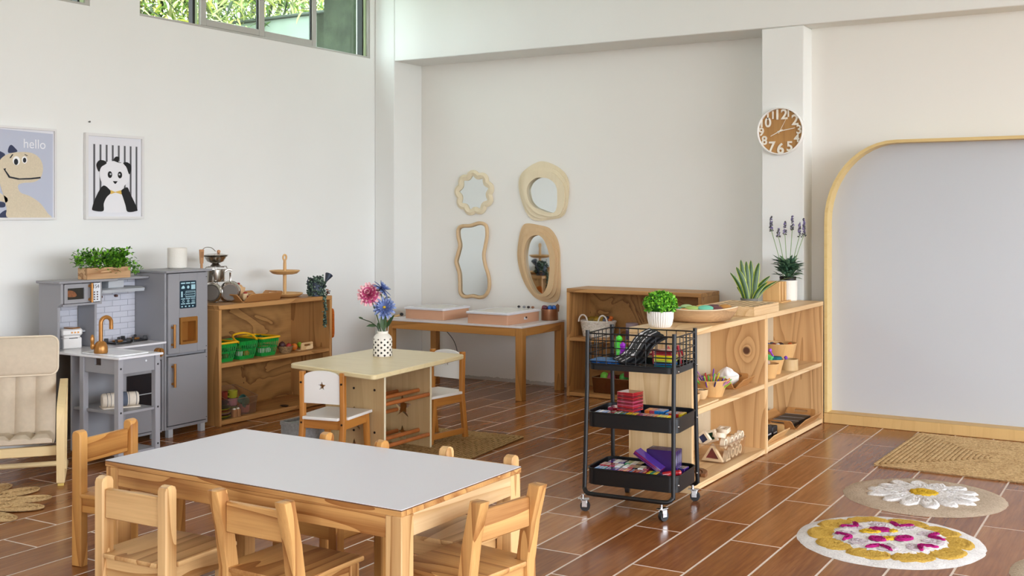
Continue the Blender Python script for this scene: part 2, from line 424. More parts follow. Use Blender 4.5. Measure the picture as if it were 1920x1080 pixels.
# clerestory windows
ALU = plain('aluminium_frame', 'b9b8b2', .4, metal=.3); GASKET = plain('black_gasket', '15170f', .6); MINT = plain('mint_channel', 'b9cfa4', .4)
def glass_mat():
    t = NT('window_glass'); t.t.nodes.remove(t.p); o = t.t.nodes['Material Output']
    tr = t.n('ShaderNodeBsdfTransparent'); tr.inputs[0].default_value = (.90, .97, .93, 1); g = t.n('ShaderNodeBsdfGlossy'); g.inputs['Roughness'].default_value = .02
    mx = t.n('ShaderNodeMixShader'); mx.inputs[0].default_value = .07; t.l(tr.outputs[0], mx.inputs[1]); t.l(g.outputs[0], mx.inputs[2]); t.l(mx.outputs[0], o.inputs[0]); return t.mat
GLASS = glass_mat()
def window(name, y0, y1, sA, sB):
    w = bpy.data.objects.new(name, None); COL.objects.link(w); w.location = (-6.11, y0, 2.735); w['kind'] = 'structure'; off = (-6.11, y0, 2.735)
    z0, z1 = 2.735, 3.45
    f = MB().box(-6.17, -6.083, y0, y1, z0, z0+.016, .002).box(-6.17, -6.083, y0, y1, z1-.03, z1, .002).box(-6.17, -6.09, y0, y0+.012, z0, z1)
    f.box(-6.17, -6.085, y1-.03, y1, z0, z1, .003)
    part('window_frame', f, ALU, w, off)
    part('jamb_channel', MB().box(-6.16, -6.10, y1-.06, y1-.031, z0+.016, z1-.03), MINT, w, off)
    part('jamb_gasket', MB().box(-6.16, -6.105, y1-.075, y1-.06, z0+.016, z1-.03), GASKET, w, off)
    if sA:
        part('mullion', MB().box(-6.16, -6.12, sA-.05, sA-.027, z0+.016, z1-.03), GASKET, w, off)
        part('mullion', MB().box(-6.16, -6.12, sA-.027, sA-.005, z0+.016, z1-.03), MINT, w, off)
    for a, b, x in ([(sA, sB, -6.10), (sB-.03, 2*sB-sA-.02, -6.115)] if sA else []):
        s = MB()
        for p, q in ((a, a+.052), (b-.052, b)): s.box(x-.02, x+.012, p, q, z0+.017, z1-.03, .003)
        s.box(x-.02, x+.012, a+.052, b-.052, z0+.017, z0+.066, .003).box(x-.02, x+.012, a+.052, b-.052, z1-.08, z1-.03, .003)
        sash = part('sash', s, ALU, w, off)
        part('pane', MB().box(x-.008, x-.002, a+.05, b-.05, z0+.064, z1-.078), GLASS, sash, off)
        part('gasket', MB().box(x-.012, x+.002, b-.064, b-.052, z0+.066, z1-.08), GASKET, sash, off)
    if sA: part('pane', MB().box(-6.156, -6.15, 2*sB-sA-.05, y1-.03, z0+.016, z1-.03), GLASS, w, off)
    else: part('pane', MB().box(-6.156, -6.15, y0+.01, y1-.03, z0+.016, z1-.03), GLASS, w, off)
window('window_1', 5.151, 7.60, 5.702, 6.335)
window('window_2', 2.30, 4.755, None, None)

# outdoors, seen through the clerestory
random.seed(4)
CONC = fibre('weathered_concrete', '3f4736', '1a1e15', 6, .5, .01)
SHEET = plain('glass_paled_wall', '9aa59d', .8, var=.05, vs=8)  # same wall; its paler look through the glass is put into this colour
ob = thing('boundary_wall', 'boundary wall coloured pale as behind glass, with a grey coping outside the high window', 'wall', (-7.5, 8.36, -.2))
part('render', MB().box(-8.35, -7.30, 8.31, 8.46, -.2, 3.33), SHEET, ob, (-7.5, 8.36, -.2))
part('stained_render', MB().box(-7.30, -6.7, 8.31, 8.46, -.2, 3.37), CONC, ob, (-7.5, 8.36, -.2), label='mossy stained stretch of render')
part('coping', MB().box(-8.4, -6.7, 8.27, 8.5, 3.335, 3.36, .005), plain('grey_coping', '4a524c', .6), ob, (-7.5, 8.36, -.2))
single('concrete_pillar', MB().box(-6.95, -6.62, 8.0, 8.3, -.2, 5.0, .01), CONC, 'dark mossy concrete pillar outside at the right end of the high window', 'pillar', (-6.8, 8.2, -.2), off=True)
single('concrete_post', MB().box(-7.2, -6.85, 5.0, 5.36, -.2, 5.0, .01), CONC, 'dark concrete post outside the window in the top left corner', 'pillar', (-7.0, 5.2, -.2), off=True)
single('drain_pipe', MB().cyl((-7.22, 8.62, -.2), (-7.22, 8.62, 5), .05, 14), plain('pipe_white', 'a8b8b0', .4), 'pale drain pipe rising behind the outdoor boundary wall', 'pipe', (-7.22, 8.62, -.2), off=True)
LEAF = [plain('bamboo_leaf_yellow', 'a9ae48', .5), plain('bamboo_leaf_green', '5f8230', .5), plain('bamboo_leaf_pale', 'd6dc9c', .5), plain('bamboo_leaf_shade', '26391a', .6), plain('bamboo_culm', '5c6428', .5)]
for i, (cx, cy, lab) in enumerate(((-8.9, 6.9, 'bright bamboo thicket filling the left panes of the high window'), (-9.1, 8.6, 'bright bamboo thicket behind the middle panes of the high window'),
                                   (-9.4, 10.4, 'bamboo thicket rising above the outdoor boundary wall'))):
    b = MB()
    for q in range(14):
        x, y = cx+random.uniform(-.6, .6), cy+random.uniform(-.8, .8)
        b.tube(spath([(x, y, -.2), (x+random.uniform(-.1, .1), y, 2.5), (x+random.uniform(-.5, .5), y+random.uniform(-.5, .5), 5.2)], 3), .018, 5, mat=4)
    for q in range(6000):
        p = Vector((cx+random.gauss(0, .55), cy+random.uniform(-1.1, 1.1), random.uniform(2.3, 4.8)))
        d = Vector((random.gauss(0, 1), random.gauss(0, 1), random.gauss(-.35, .5))).normalized()
        b.leaf(p, d, Vector((random.gauss(0, .4), random.gauss(0, .4), 1)), random.uniform(.13, .24), random.uniform(.020, .036), .25, random.choice((0, 0, 1, 1, 2, 2, 3)))
    o = part('bamboo', b, LEAF, None, (cx, cy, -.2)); o.location = (cx, cy, -.2); o['label'] = lab; o['category'] = 'bamboo'; o['kind'] = 'stuff'
# ================================================================ LARGE FURNITURE
SCREW = plain('dark_screw', '2b211a', .5, metal=.5)
# ---- white activity table
o = (-2.705, 3.05, 0)
t = thing('activity_table', 'long low pine table with a glossy white laminate top in the foreground', 'table', o)
x0, x1, y0, y1, zt = -3.37, -2.04, 2.70, 3.392, .52
part('tabletop', MB().box(x0, x1, y0, y1, zt-.022, zt-.002, .002), PINE['X'], t, o)
part('white_laminate', MB().box(x0+.001, x1-.001, y0+.001, y1-.001, zt-.0018, zt, .0006), plain('white_laminate', 'dadbe4', .28, spec=.5), t, o, label='white laminate sheet with a dark edge line')
part('edge_line', MB().box(x0-.0006, x1+.0006, y0-.0006, y1+.0006, zt-.0045, zt-.0025), plain('edge_line_brown', '5a4030', .6), t, o)
for sx in (0, 1):
    for sy in (0, 1):
        lx = x0+.002 if sx == 0 else x1-.064; ly = y0+.002 if sy == 0 else y1-.064
        part('leg', MB().box(lx, lx+.062, ly, ly+.062, 0, zt-.022, .003), (BLOND if sx else PINE)['Z'], t, o)  # right legs paler: light from that side is put into the wood colour
for a, b, c, d, w in ((x0+.064, x1-.064, y0+.004, y0+.026, 'X'), (x0+.064, x1-.064, y1-.026, y1-.004, 'X'), (x0+.004, x0+.026, y0+.064, y1-.064, 'Y'), (x1-.026, x1-.004, y0+.064, y1-.064, 'Y')):
    part('apron', MB().box(a, b, c, d, zt-.092, zt-.022, .002), (PALE if a > -2.1 else PINE)[w], t, o)  # right apron gets a paler pine, imitating the side light on it
# ---- kids' pine chairs; local frame: the chair faces +y, back at y = 0
def pine_chair(name, label, woodset, curved, group):
    t = thing(name, label, 'chair', (0, 0, 0), 0, group); Wd, D, H, S = .325, .30, .54, .292
    for sx in (-1, 1):
        xa, xb = sorted((sx*Wd/2, sx*(Wd/2-.042)))
        if curved:                                              # bent slab posts, deeper at the seat
            P = [(-.012, 0), (.046, 0), (.052, .26), (.030, .40), (-.004, H), (-.052, H), (-.022, .42), (-.004, .29)]
            b = MB().prism(P, xa, xb, Matrix(((0, 0, 1, 0), (1, 0, 0, 0), (0, 1, 0, 0), (0, 0, 0, 1))), b=.004)
        else:
            P = rpoly([(0, 0), (.048, 0), (.048, H), (0, H)], .016, 3); P = [(0, 0), (.048, 0)]+[p for p in P if p[1] > .1]
            P = [(0, 0), (.048, 0), (.048, H-.018), (.043, H-.006), (.030, H), (.018, H), (.005, H-.006), (0, H-.018)]
            b = MB().prism(P, xa, xb, Matrix(((0, 0, 1, 0), (1, 0, 0, 0), (0, 1, 0, 0), (0, 0, 0, 1))), b=.005)
        part('back_post', b, woodset['Z'], t)
        part('front_leg', MB().box(xa, xb, D-.042, D, 0, S-.016, .003), woodset['Z'], t)
        part('side_rail', MB().box(xa+.008, xb-.008, .048, D-.042, S-.076, S-.016, .002), woodset['Y'], t)
    off = -.012 if curved else .008
    part('back_rail', MB().box(-Wd/2+.042, Wd/2-.042, off, off+.022, H-.135, H-.038, .004), woodset['X'], t)
    part('seat_rail', MB().box(-Wd/2+.042, Wd/2-.042, .012, .032, S-.076, S-.016, .002), woodset['X'], t)
    part('seat_rail', MB().box(-Wd/2+.042, Wd/2-.042, D-.034, D-.012, S-.076, S-.016, .002), woodset['X'], t)
    part('seat', MB().prism([(-Wd/2+.044, .0), (Wd/2-.044, .0), (Wd/2-.044, .05), (Wd/2+.004, .05), (Wd/2+.004, D+.018), (-Wd/2-.004, D+.018), (-Wd/2-.004, .05), (-Wd/2+.044, .05)], S-.0155, S, b=.003), woodset['Y'], t)
    return t
G = 'pine chairs around the white activity table'
c1 = pine_chair('pine_chair', 'amber pine chair at the left end of the white table, facing along it', HONEY, False, G); c1.location = (-3.875, 3.088, 0); c1.rotation_euler = (0, 0, math.radians(-83))
c2 = pine_chair('pine_chair', 'x', BLOND, False, G); c2.location = (-2.955, 2.462, 0); c2.rotation_euler = (0, 0, math.radians(3)); c2['label'] = ('light pine round-topped chair at the near left corner of the white table')
c3 = pine_chair('pine_chair', 'pine chair with dark streaked bent posts at the middle of the near table side', PINE, True, G); c3.location = (-2.497, 2.565, 0)
dup(c3, (-1.866, 2.99, 0), 82, 'sunlit pine chair with bent posts at the right end of the white table', G)
dup(c1, (-2.822, 3.452, 0), 178, 'pine chair pushed under the far table side, left of two', G)
dup(c2, (-2.262, 3.478, 0), 180, 'pale pine chair pushed under the far table side, right of two', G)

# ---- star table with two star chairs
o = (-4.15, 5.27, 0); ang = -1
t = thing('star_table', 'pale wood play table with star cut-out side panels and dowel rails', 'table', o)
top = rpoly([(-4.44, 4.815), (-3.722, 4.683), (-3.815, 5.69), (-4.482, 5.696)], .045, 5)
part('tabletop', MB().prism(top, .530, .556, b=.004), wood('washed_oak_top', 'dccb9f', 'c4ad7b', 'X', .3, contrast=.5, fine=.3), t, o)
def star_panel(y, xa, xb):
    w = xb-xa; P = [(-w/2, 0), (w/2, 0), (w/2, .53), (-w/2, .53)]
    me = curve_mesh('side_panel', [P, star(.074, .030, cx=0, cy=.235), star(.048, .020, cx=0, cy=.075)], ext=.008, mat=GREYWOOD['Z'], M=WALLY((xa+xb)/2-o[0], y-o[1], 0))
    part('side_panel', me, None, t)
    part('panel_edge', MB().box(xb, xb+.0015, y-.008, y+.008, .001, .529), plain('cream_edge_band', 'e6dcbc', .5), t, o)
star_panel(5.05, -4.362, -3.934); star_panel(5.52, -4.365, -3.954)
ROD = plain('orange_dowel', 'a9622f', .4, var=.12, vs=20)
for x, z in ((-3.965, .325), (-4.04, .345), (-4.20, .325), (-4.3, .345), (-3.965, .085), (-4.04, .105), (-4.20, .085), (-4.3, .105), (-4.2, .215), (-4.10, .47)):
    part('dowel_rail', MB().cyl((x, 5.058, z), (x, 5.512, z), .0125, 12), ROD, t, o)
for z in (.17, .41):
    for x in (-4.30, -4.15, -4.0): part('screw', MB().cyl((x, 5.042, z), (x, 5.0395, z), .007, 10), SCREW, t, o)
CHW = plain('white_lacquer', 'e8e6e2', .35)
def star_chair(label):
    t = thing('star_chair', label, 'chair', (0, 0, 0), 0, 'white star chairs at the star table'); Wd, D, H, S = .278, .28, .545, .30
    Y = Matrix(((0, 0, 1, 0), (1, 0, 0, 0), (0, 1, 0, 0), (0, 0, 0, 1)))
    for sx in (-1, 1):
        xa, xb = sorted((sx*Wd/2, sx*(Wd/2-.028)))
        part('back_post', MB().prism([(-.035, 0), (.0, 0), (.032, .28), (.026, H), (-.006, H), (0, .28)], xa, xb, Y, b=.004), BEECH['Z'], t)
        part('front_leg', MB().prism([(D+.01, 0), (D+.035, 0), (D+.01, S-.014), (D-.024, S-.014)], xa, xb, Y, b=.003), BEECH['Z'], t)
        part('side_rail', MB().box(xa+.004, xb-.004, .026, D-.018, S-.065, S-.014, .002), BEECH['Y'], t)
        part('stretcher', MB().box(xa+.004, xb-.004, -.02, D+.012, .035, .07, .002), BEECH['Y'], t)
        for z in (S-.035, H-.06): part('screw', MB().cyl((sx*(Wd/2-.014), .002 if z < .3 else -.002, z), (sx*(Wd/2-.014), -.004 if z < .3 else -.009, z), .006, 10), SCREW, t)
    part('seat_rail', MB().box(-Wd/2+.028, Wd/2-.028, .004, .024, S-.065, S-.014, .002), BEECH['X'], t)
    part('seat_rail', MB().box(-Wd/2+.028, Wd/2-.028, D-.012, D+.006, S-.065, S-.014, .002), BEECH['X'], t)
    seat = rpoly([(-Wd/2+.03, -.02), (Wd/2-.03, -.02), (Wd/2-.03, .034), (Wd/2+.008, .034), (Wd/2+.008, D+.035), (-Wd/2-.008, D+.035), (-Wd/2-.008, .034), (-Wd/2+.03, .034)], .004, 2)
    part('seat', MB().prism(seat, S-.0138, S+.002, b=.002), CHW, t)
    w = Wd/2-.029
    arch = [(-w, 0), (w, 0), (w, .145)]+[(w*math.cos(a), .145+.033*math.sin(a)) for a in [PI*i/14 for i in range(1, 14)]]+[(-w, .145)]
    me = curve_mesh('backrest', [arch, star(.026, .011, cy=.095)], ext=.007, mat=CHW, M=WALLY(0, .010, H-.172))
    part('backrest', me, None, t); return t
s1 = star_chair('white star chair with its back turned, at the near end of the star table'); s1.location = (-4.095, 4.70, 0); s1.rotation_euler = (0, 0, math.radians(11))
dup(s1, (-4.08, 5.89, 0), 173, 'white star chair facing the camera on the jute rug behind the star table')
o = (-4.47, 4.98, 0)
BX = fibre('grey_felt', '9a9a98', '7c7c7c', 60, .3)
t = thing('felt_bin', 'grey felt storage bin behind the near star chair', 'bin', (-4.47, 5.02, 0))
part('bin_body', MB().prism(rrect(-.10, .10, -.14, .14, .02), 0, .19, b=.006), BX, t); part('rim', MB().ring(rrect(-.104, .104, -.144, .144, .02), rrect(-.09, .09, -.13, .13, .02), .185, .205), BX, t)

# ---- bent-wood child armchair, local: faces -y; right side seen from the front is -x... built around its own centre
o = (-5.375, 3.722, 0)
t = thing('child_armchair', 'cream cushioned bentwood armchair at the left edge of the photo', 'armchair', o, 51)
BW = woods('bent_birch', 'e8cf9c', 'd0b07a', contrast=.4)
for sx in (-1, 1):
    xa, xb = sorted((sx*.262, sx*.222))
    path = spath([(0, -.235, .02), (0, -.245, .20), (0, -.235, .34), (0, -.20, .395), (0, -.05, .435), (0, .12, .47), (0, .20, .485)], 5)
    b = MB(); n = len(path); vs = []
    for i, p in enumerate(path):
        a = path[max(0, i-1)]; c = path[min(n-1, i+1)]; d = (c-a).normalized(); nn = Vector((0, -d.z, d.y))*.012
        for xx, s in ((xa, -1), (xb, -1), (xb, 1), (xa, 1)): vs.append((xx, p.y+nn.y*s, p.z+nn.z*s))
    fs = [(i*4+k, i*4+(k+1) % 4, i*4+4+(k+1) % 4, i*4+4+k) for i in range(n-1) for k in range(4)]+[(3, 2, 1, 0), tuple(range(4*n-4, 4*n))]
    part('arm_frame', b.add(vs, fs), BW['Z'], t)
    part('floor_runner', MB().box(xa, xb, -.235, .27, .012, .034, .004), BW['Y'], t)
    part('rear_upright', MB().prism([(.02, .03), (.05, .03), (.225, .49), (.19, .49)], xa, xb, Matrix(((0, 0, 1, 0), (1, 0, 0, 0), (0, 1, 0, 0), (0, 0, 0, 1)))), BW['Z'], t)
    part('felt_pad', MB().box(xa+.005, xb-.005, -.23, -.19, 0, .012), plain('yellow_felt', 'd9c06a', .9), t, label='yellow felt foot pad')
part('cross_bar', MB().box(-.222, .222, -.215, -.195, .155, .205, .004), BW['X'], t)
part('cross_bar', MB().cyl((-.222, .05, .06), (.222, .05, .06), .014, 10), BW['X'], t)
CAN = plain('cream_canvas', 'c6b7a2', .9, spec=.1, var=.04, vs=40, bump=.15, bs=400)
prof = [(-.27, .245), (-.12, .215), (.04, .205), (.085, .25), (.14, .42), (.20, .60), (.235, .70)]
c = spath([(0, y, z) for y, z in prof], 5); b = MB(); vs = []; cols = 16; n = len(c)
for i, p in enumerate(c):
    a = c[max(0, i-1)]; e = c[min(n-1, i+1)]; d = (e-a).normalized(); nn = Vector((0, -d.z, d.y))
    for j in range(cols+1):
        u = j/cols; x = (u-.5)*.405; quilt = min(abs((u*4) % 1), 1-abs((u*4) % 1)); th = .014+.022*min(1, quilt*5)**.6
        edge = 1 if 0 < j < cols and 0 < i < n-1 else .4; q = p+nn*th*edge; vs.append((x, q.y, q.z))
    for j in range(cols+1):
        u = j/cols; x = (u-.5)*.405; q = p-nn*.012; vs.append((x, q.y, q.z))
R2 = 2*(cols+1); fs = []
for i in range(n-1):
    for j in range(cols):
        fs.append((i*R2+j, i*R2+j+1, (i+1)*R2+j+1, (i+1)*R2+j)); k = cols+1; fs.append((i*R2+k+j+1, i*R2+k+j, (i+1)*R2+k+j, (i+1)*R2+k+j+1))
    fs.append((i*R2, (i+1)*R2, (i+1)*R2+cols+1, i*R2+cols+1)); fs.append((i*R2+cols, i*R2+2*cols+1, (i+1)*R2+2*cols+1, (i+1)*R2+cols))
fs.append(tuple(range(cols+1))+tuple(range(2*cols+1, cols, -1))); e0 = (n-1)*R2; fs.append(tuple(e0+i for i in tuple(range(cols+1))+tuple(range(2*cols+1, cols, -1))))
cu = part('cushion', b.add(vs, fs), CAN, t, sharp=60)
hp = rrect(-.212, .212, -.105, .105, .04, 6)
Mh = Matrix.Translation((0, .172, .628)) @ RX(73)
pl = part('head_pad', MB().prism(hp, -.004, .03, Mh, b=.012), CAN, t, sharp=60)
part('piping', MB().tube([Mh @ Vector((p[0], p[1], .017)) for p in offset(hp, .002)], .005, 6, True), plain('canvas_piping', 'ddcfb8', .9), pl)

# ---- open shelf units
def unit(o, name, label, x0, x1, y0, y1, H, face, mid, ws, back_mat, back_y=None, group=None, side=.024, back_lab=None):
    t = thing(name, label, 'shelf', o, 0, group); T = .03
    ax = 'Y' if face == 'x' else 'X'
    part('top_board', MB().box(x0, x1, y0, y1, H-T, H, .003), ws[ax], t, o)
    if face == 'x':                                            # open side +x, back at x0
        for a in ((y0, y0+side), (y1-side, y1)): part('side_panel', MB().box(x0, x1-.001, a[0], a[1], 0, H-T, .002), ws['Z'], t, o)
        part('bottom_board', MB().box(x0+.012, x1, y0+side, y1-side, .004, .034, .003), ws['Y'], t, o)
        part('middle_shelf', MB().box(x0+.012, x1-.004, y0+side, y1-side, mid-.028, mid, .003), ws['Y'], t, o)
        part('back_panel', MB().box(x0, x0+.012, y0+side, y1-side, .004, H-T), back_mat, t, o)
    else:                                                      # open side -y, back at y1
        for a in ((x0, x0+side), (x1-side, x1)): part('side_panel', MB().box(a[0], a[1], y0+.001, y1, 0, H-T, .002), ws['Z'], t, o)
        part('bottom_board', MB().box(x0+side, x1-side, y0, y1-.012, .004, .034, .003), ws['X'], t, o)
        part('middle_shelf', MB().box(x0+side, x1-side, y0+.004, y1-.012, mid-.028, mid, .003), ws['X'], t, o)
        part('back_panel', MB().box(x0+side, x1-side, y1-.012, y1, .004, H-T), back_mat, t, o)
    return t
def ply(name, light, dark, scale):
    t = NT(name); v = t.coord((1, .55, 1)); n1 = t.noise(v, scale, 3, .5, .8); w = t.math('FRACT', t.math('MULTIPLY', n1, 7)); n2 = t.noise(t.coord((1, .05, 1)), 90, 2)
    f = t.math('ADD', t.math('MULTIPLY', t.math('POWER', w, 3), .75), t.math('MULTIPLY', n2, .35))
    t.l(t.ramp(f, [(0, lin(light)), (1, lin(dark))]), t.p.inputs['Base Color']); t.p.inputs['Roughness'].default_value = .5; return t.mat
SWIRL = ply('swirled_plywood', 'b98a50', '6d4520', 3.2)
BIG = woods('brown_pine', 'c4935a', '82542a', knots=True)
unit((-5.74, 5.92, 0), 'bookcase', 'two-tier pine bookcase with swirled plywood back beside the play kitchen', -5.95, -5.55, 5.356, 6.491, .80, 'x', .412, BIG, SWIRL, side=.024)
GD = 'pale pine divider shelves'
def knot_panel():
    t = NT('knotty_pine_end'); v = t.coord((1, 1, .16), False); tc = t.n('ShaderNodeTexCoord')
    dv = t.n('ShaderNodeVectorMath', operation='DISTANCE'); dv.inputs[1].default_value = (.06, .0, .60); s = t.n('ShaderNodeVectorMath', operation='MULTIPLY'); s.inputs[1].default_value = (1, 0, 1); t.l(tc.outputs['Object'], s.inputs[0]); t.l(s.outputs[0], dv.inputs[0])
    d = dv.outputs['Value']; sw = t.math('DIVIDE', .02, t.math('ADD', d, .04)); n1 = t.noise(v, 2.4, 2, .45, .2)
    w = t.math('FRACT', t.math('MULTIPLY', t.math('ADD', n1, t.math('MULTIPLY', sw, .8)), 13)); n2 = t.noise(t.coord((1, 1, .03), False), 130, 2)
    f = t.math('ADD', t.math('MULTIPLY', t.math('POWER', w, 2.5), .62), t.math('MULTIPLY', n2, .3)); L, D = lin('dcb27c'), lin('a4733f')
    c = t.ramp(f, [(0, L), (1, D)]); k = t.ramp(d, [(.018, (1, 1, 1, 1)), (.026, (0, 0, 0, 1))]); mx = t.n('ShaderNodeMix', data_type='RGBA'); t.l(k, mx.inputs['Factor']); t.l(c, mx.inputs['A']); mx.inputs['B'].default_value = lin('54301c')
    t.l(mx.outputs['Result'], t.p.inputs['Base Color']); t.p.inputs['Roughness'].default_value = .5; return t.mat
KNOT = knot_panel()
PBACK = wood('pale_board_back', 'c4b498', 'a8946f', 'Z', .6, contrast=.4, fine=.2)
u1 = unit((-2.365, 5.865, 0), 'divider_shelf', 'pale pine divider shelf unit nearest the camera, beside the black trolley', -2.54, -2.19, 5.300, 6.430, .82, 'x', .412, PALE, PBACK, group=GD)
for ch in u1.children:
    if ch.name.startswith('side_panel') and ch.data.vertices[0].co.y > 0:
        me = ch.data; me.transform(Matrix.Identity(4)); me.materials[0] = KNOT; ch['label'] = 'end panel with a dark round knot'
STR = wood('striped_pine_end', 'd6ac78', 'a07242', 'Z', .5, scale=4.5, rings=14, contrast=1.1)
u2 = unit((-2.365, 7.007, 0), 'divider_shelf', 'pale pine divider shelf unit standing against the whiteboard', -2.54, -2.19, 6.434, 7.586, .82, 'x', .412, PALE, PBACK, group=GD)
for ch in u2.children:
    if ch.name.startswith('side_panel') and ch.data.vertices[0].co.y > 0: ch.data.materials[0] = STR; ch['label'] = 'end panel with bold striped grain'
unit((-3.66, 7.86, 0), 'low_shelf', 'brown pine shelf unit against the back wall under a bare stretch of wall', -4.215, -3.105, 7.685, 8.045, .832, 'y', .455, BIG, SWIRL, side=.024)

# ---- light-table bench at the back wall
o = (-5.01, 7.61, 0); OLD = woods('weathered_pine', 'bd8646', '7d5226', knots=True)
t = thing('back_table', 'low wooden table with a white top below the four mirrors', 'table', o)
x0, x1, y0, y1, zt = -5.655, -4.37, 7.275, 7.935, .56
part('tabletop', MB().box(x0, x1, y0, y1, zt-.014, zt, .002), plain('worn_white_top', 'dcd8da', .35, var=.04, vs=6), t, o)
for lx, ly in ((x0, y0), (x1-.06, y0), (x0+.01, y1-.06), (x1-.06, y1-.06)):
    part('leg', MB().box(lx, lx+.06, ly, ly+.06, 0, zt-.0145, .003), OLD['Z'], t, o)
for a, b, c, d, w in ((x0+.06, x1-.06, y0, y0+.022, 'X'), (x0+.06, x1-.06, y1-.022, y1, 'X'), (x0, x0+.022, y0+.06, y1-.06, 'Y'), (x1-.022, x1, y0+.06, y1-.06, 'Y')):
    part('apron', MB().box(a, b, c, d, zt-.075, zt-.0145, .002), OLD[w], t, o)

# ---- arched whiteboard
o = (-.78, 7.70, 0)
t = thing('arched_whiteboard', 'tall white board in a rounded bamboo frame on the floor right of the shelves', 'whiteboard', o)
xl, xr, zt = -2.189, .62, 1.892
def arch(ins):
    P = [(xr-ins, .0+ins if ins else 0), ]
    rx, rz = .47-ins, .54-ins
    P = [(xl+ins, .03), (xr-ins, .03)]
    for i in range(13): a = PI/2*i/12; P.append((xr-ins-rx+rx*math.cos(a), zt-ins-rz+rz*math.sin(a)))
    for i in range(13): a = PI/2+PI/2*i/12; P.append((xl+ins+rx+rx*math.cos(a), zt-ins-rz+rz*math.sin(a)))
    return P
BF = wood('bamboo_frame', 'd8bd82', 'bd9a5c', 'X', .45, fine=.3, contrast=.4, rnd=False)
ym = WALLY(0, 0, 0)
part('frame', MB().ring(arch(0), arch(.02), -7.84, -7.60, ym), BF, t, o)
part('board', MB().prism(arch(.019), -7.84, -7.715, ym), plain('whiteboard_surface', 'c0c4c9', .25, spec=.5), t, o)
part('base_ledge', MB().box(xl, xr, 7.588, 7.8, 0, .07, .003), wood('bamboo_ledge', 'd2ae72', 'b08a50', 'Z', .5, fine=.3, contrast=.4), t, o)
# ---- wall clock
o = (-2.508, 7.676, 1.981)
t = thing('wall_clock', 'round wooden clock with big white numerals on the pillar', 'clock', o)
Mc = WALLY(0, 0, 0)
part('rim', MB().lathe([(.150, .0), (.163, .0), (.165, .004), (.165, .036), (.162, .04), (.157, .04), (.155, .036), (.155, .014), (.150, .014)], n=48, M=Mc), plain('white_rim', 'f0efec', .3), t)
part('dial', MB().prism(ell(.156, .156, 48), .002, .016, Mc), wood('clock_dial', 'b98a50', '8a5e30', 'Z', .45, fine=.4, contrast=.6), t)
NUMW = plain('cream_numeral', 'ece6d8', .4)
for k, (px, py, s) in {12: (.002, .112, .075), 1: (.056, .118, .052), 2: (.103, .070, .078), 3: (.130, .004, .064), 4: (.115, -.055, .060), 5: (.065, -.110, .072), 6: (.0, -.125, .078), 7: (-.062, -.108, .072), 8: (-.115, -.064, .064), 9: (-.137, -.003, .060), 10: (-.112, .060, .070), 11: (-.072, .110, .056)}.items():
    part('numeral', curve_mesh('numeral', text=str(k), size=s*1.3, ext=.004, bold=.022, mat=NUMW, M=Mc @ TR(px, py, .021)), None, t)
def hand(a, L, w, back, z): 
    d = Vector((math.sin(math.radians(a)), math.cos(math.radians(a)))); s = Vector((d.y, -d.x))*w
    return MB().prism([tuple(-d*back-s), tuple(-d*back+s), tuple(d*L+s*.6), tuple(d*L-s*.6)], z, z+.002, Mc)
part('minute_hand', hand(80, .105, .0035, .02, .028), NUMW, t); part('hour_hand', hand(243, .075, .0035, .02, .031), NUMW, t)
part('second_hand', hand(28, .10, .0015, .02, .034), NUMW, t); part('hub', MB().cyl((0, -.016, 0), (0, -.037, 0), .006, 12), NUMW, t)

# ---- four mirrors on the back wall; outlines in metres around the mirror centre
MIR = plain('mirror_glass', 'e4e9e8', .03, metal=1)
CREAM = wood('pale_mirror_wood', 'e3d6b8', 'd2c09a', 'Z', .5, contrast=.3, fine=.15); TAN = wood('tan_mirror_wood', 'd2b48c', 'bb9868', 'Z', .5, contrast=.3, fine=.15)
def layered(o, label, outlines, glass, mat):
    t = thing('wall_mirror', label, 'mirror', o, 0, 'wooden wall mirrors')
    for i, P in enumerate(outlines):
        part('frame_layer', MB().ring(smooth(P, 5), smooth(glass, 5) if len(glass) == len(P) else smooth(P, 5), .002+.013*i, .0145+.013*i, WALLY(0, 0, 0)), mat, t)
    part('mirror_glass', MB().prism(smooth([(x*1.02, y*1.02) for x, y in glass], 5), .002, .006, WALLY(0, 0, 0)), MIR, t)
    return t
def rad(cx, cy, rs, n=16): return [(cx+rs(2*PI*i/n)*math.cos(2*PI*i/n), cy+rs(2*PI*i/n)*math.sin(2*PI*i/n)) for i in range(n)]
def px(pts, cx, cy, s): return [((x-cx)*s[0], (cy-y)*s[1]) for x, y in pts]
# wavy flower mirror
t = thing('wall_mirror', 'small flower-shaped mirror with a wavy cream frame, upper left of the four', 'mirror', (-5.312, YB, 1.588), 0, 'wooden wall mirrors')
A9 = [2*PI*i/144 for i in range(144)]; ph = -4.5*(PI/2+.08)
crest = lambda a: abs(math.cos(4.5*a+ph))**.8; spike = lambda a: (1-abs(math.sin(4.5*a+ph)))**1.2
fo = [((.176+.026*crest(a))*math.cos(a), (.170+.026*crest(a))*math.sin(a)) for a in A9]
f2 = [((.154+.024*crest(a))*math.cos(a), (.148+.024*crest(a))*math.sin(a)) for a in A9]
fi = [((.122+.030*spike(a))*math.cos(a), (.120+.030*spike(a))*math.sin(a)) for a in A9]
part('frame_layer', MB().ring(fo, f2, .002, .014, WALLY(0, 0, 0), lift=.012), CREAM, t); part('frame_layer', MB().ring(f2, fi, .003, .027, WALLY(0, 0, 0), lift=-.012), CREAM, t)
part('mirror_glass', MB().prism([(x*1.02, y*1.02) for x, y in fi], .002, .008, WALLY(0, 0, 0)), MIR, t)
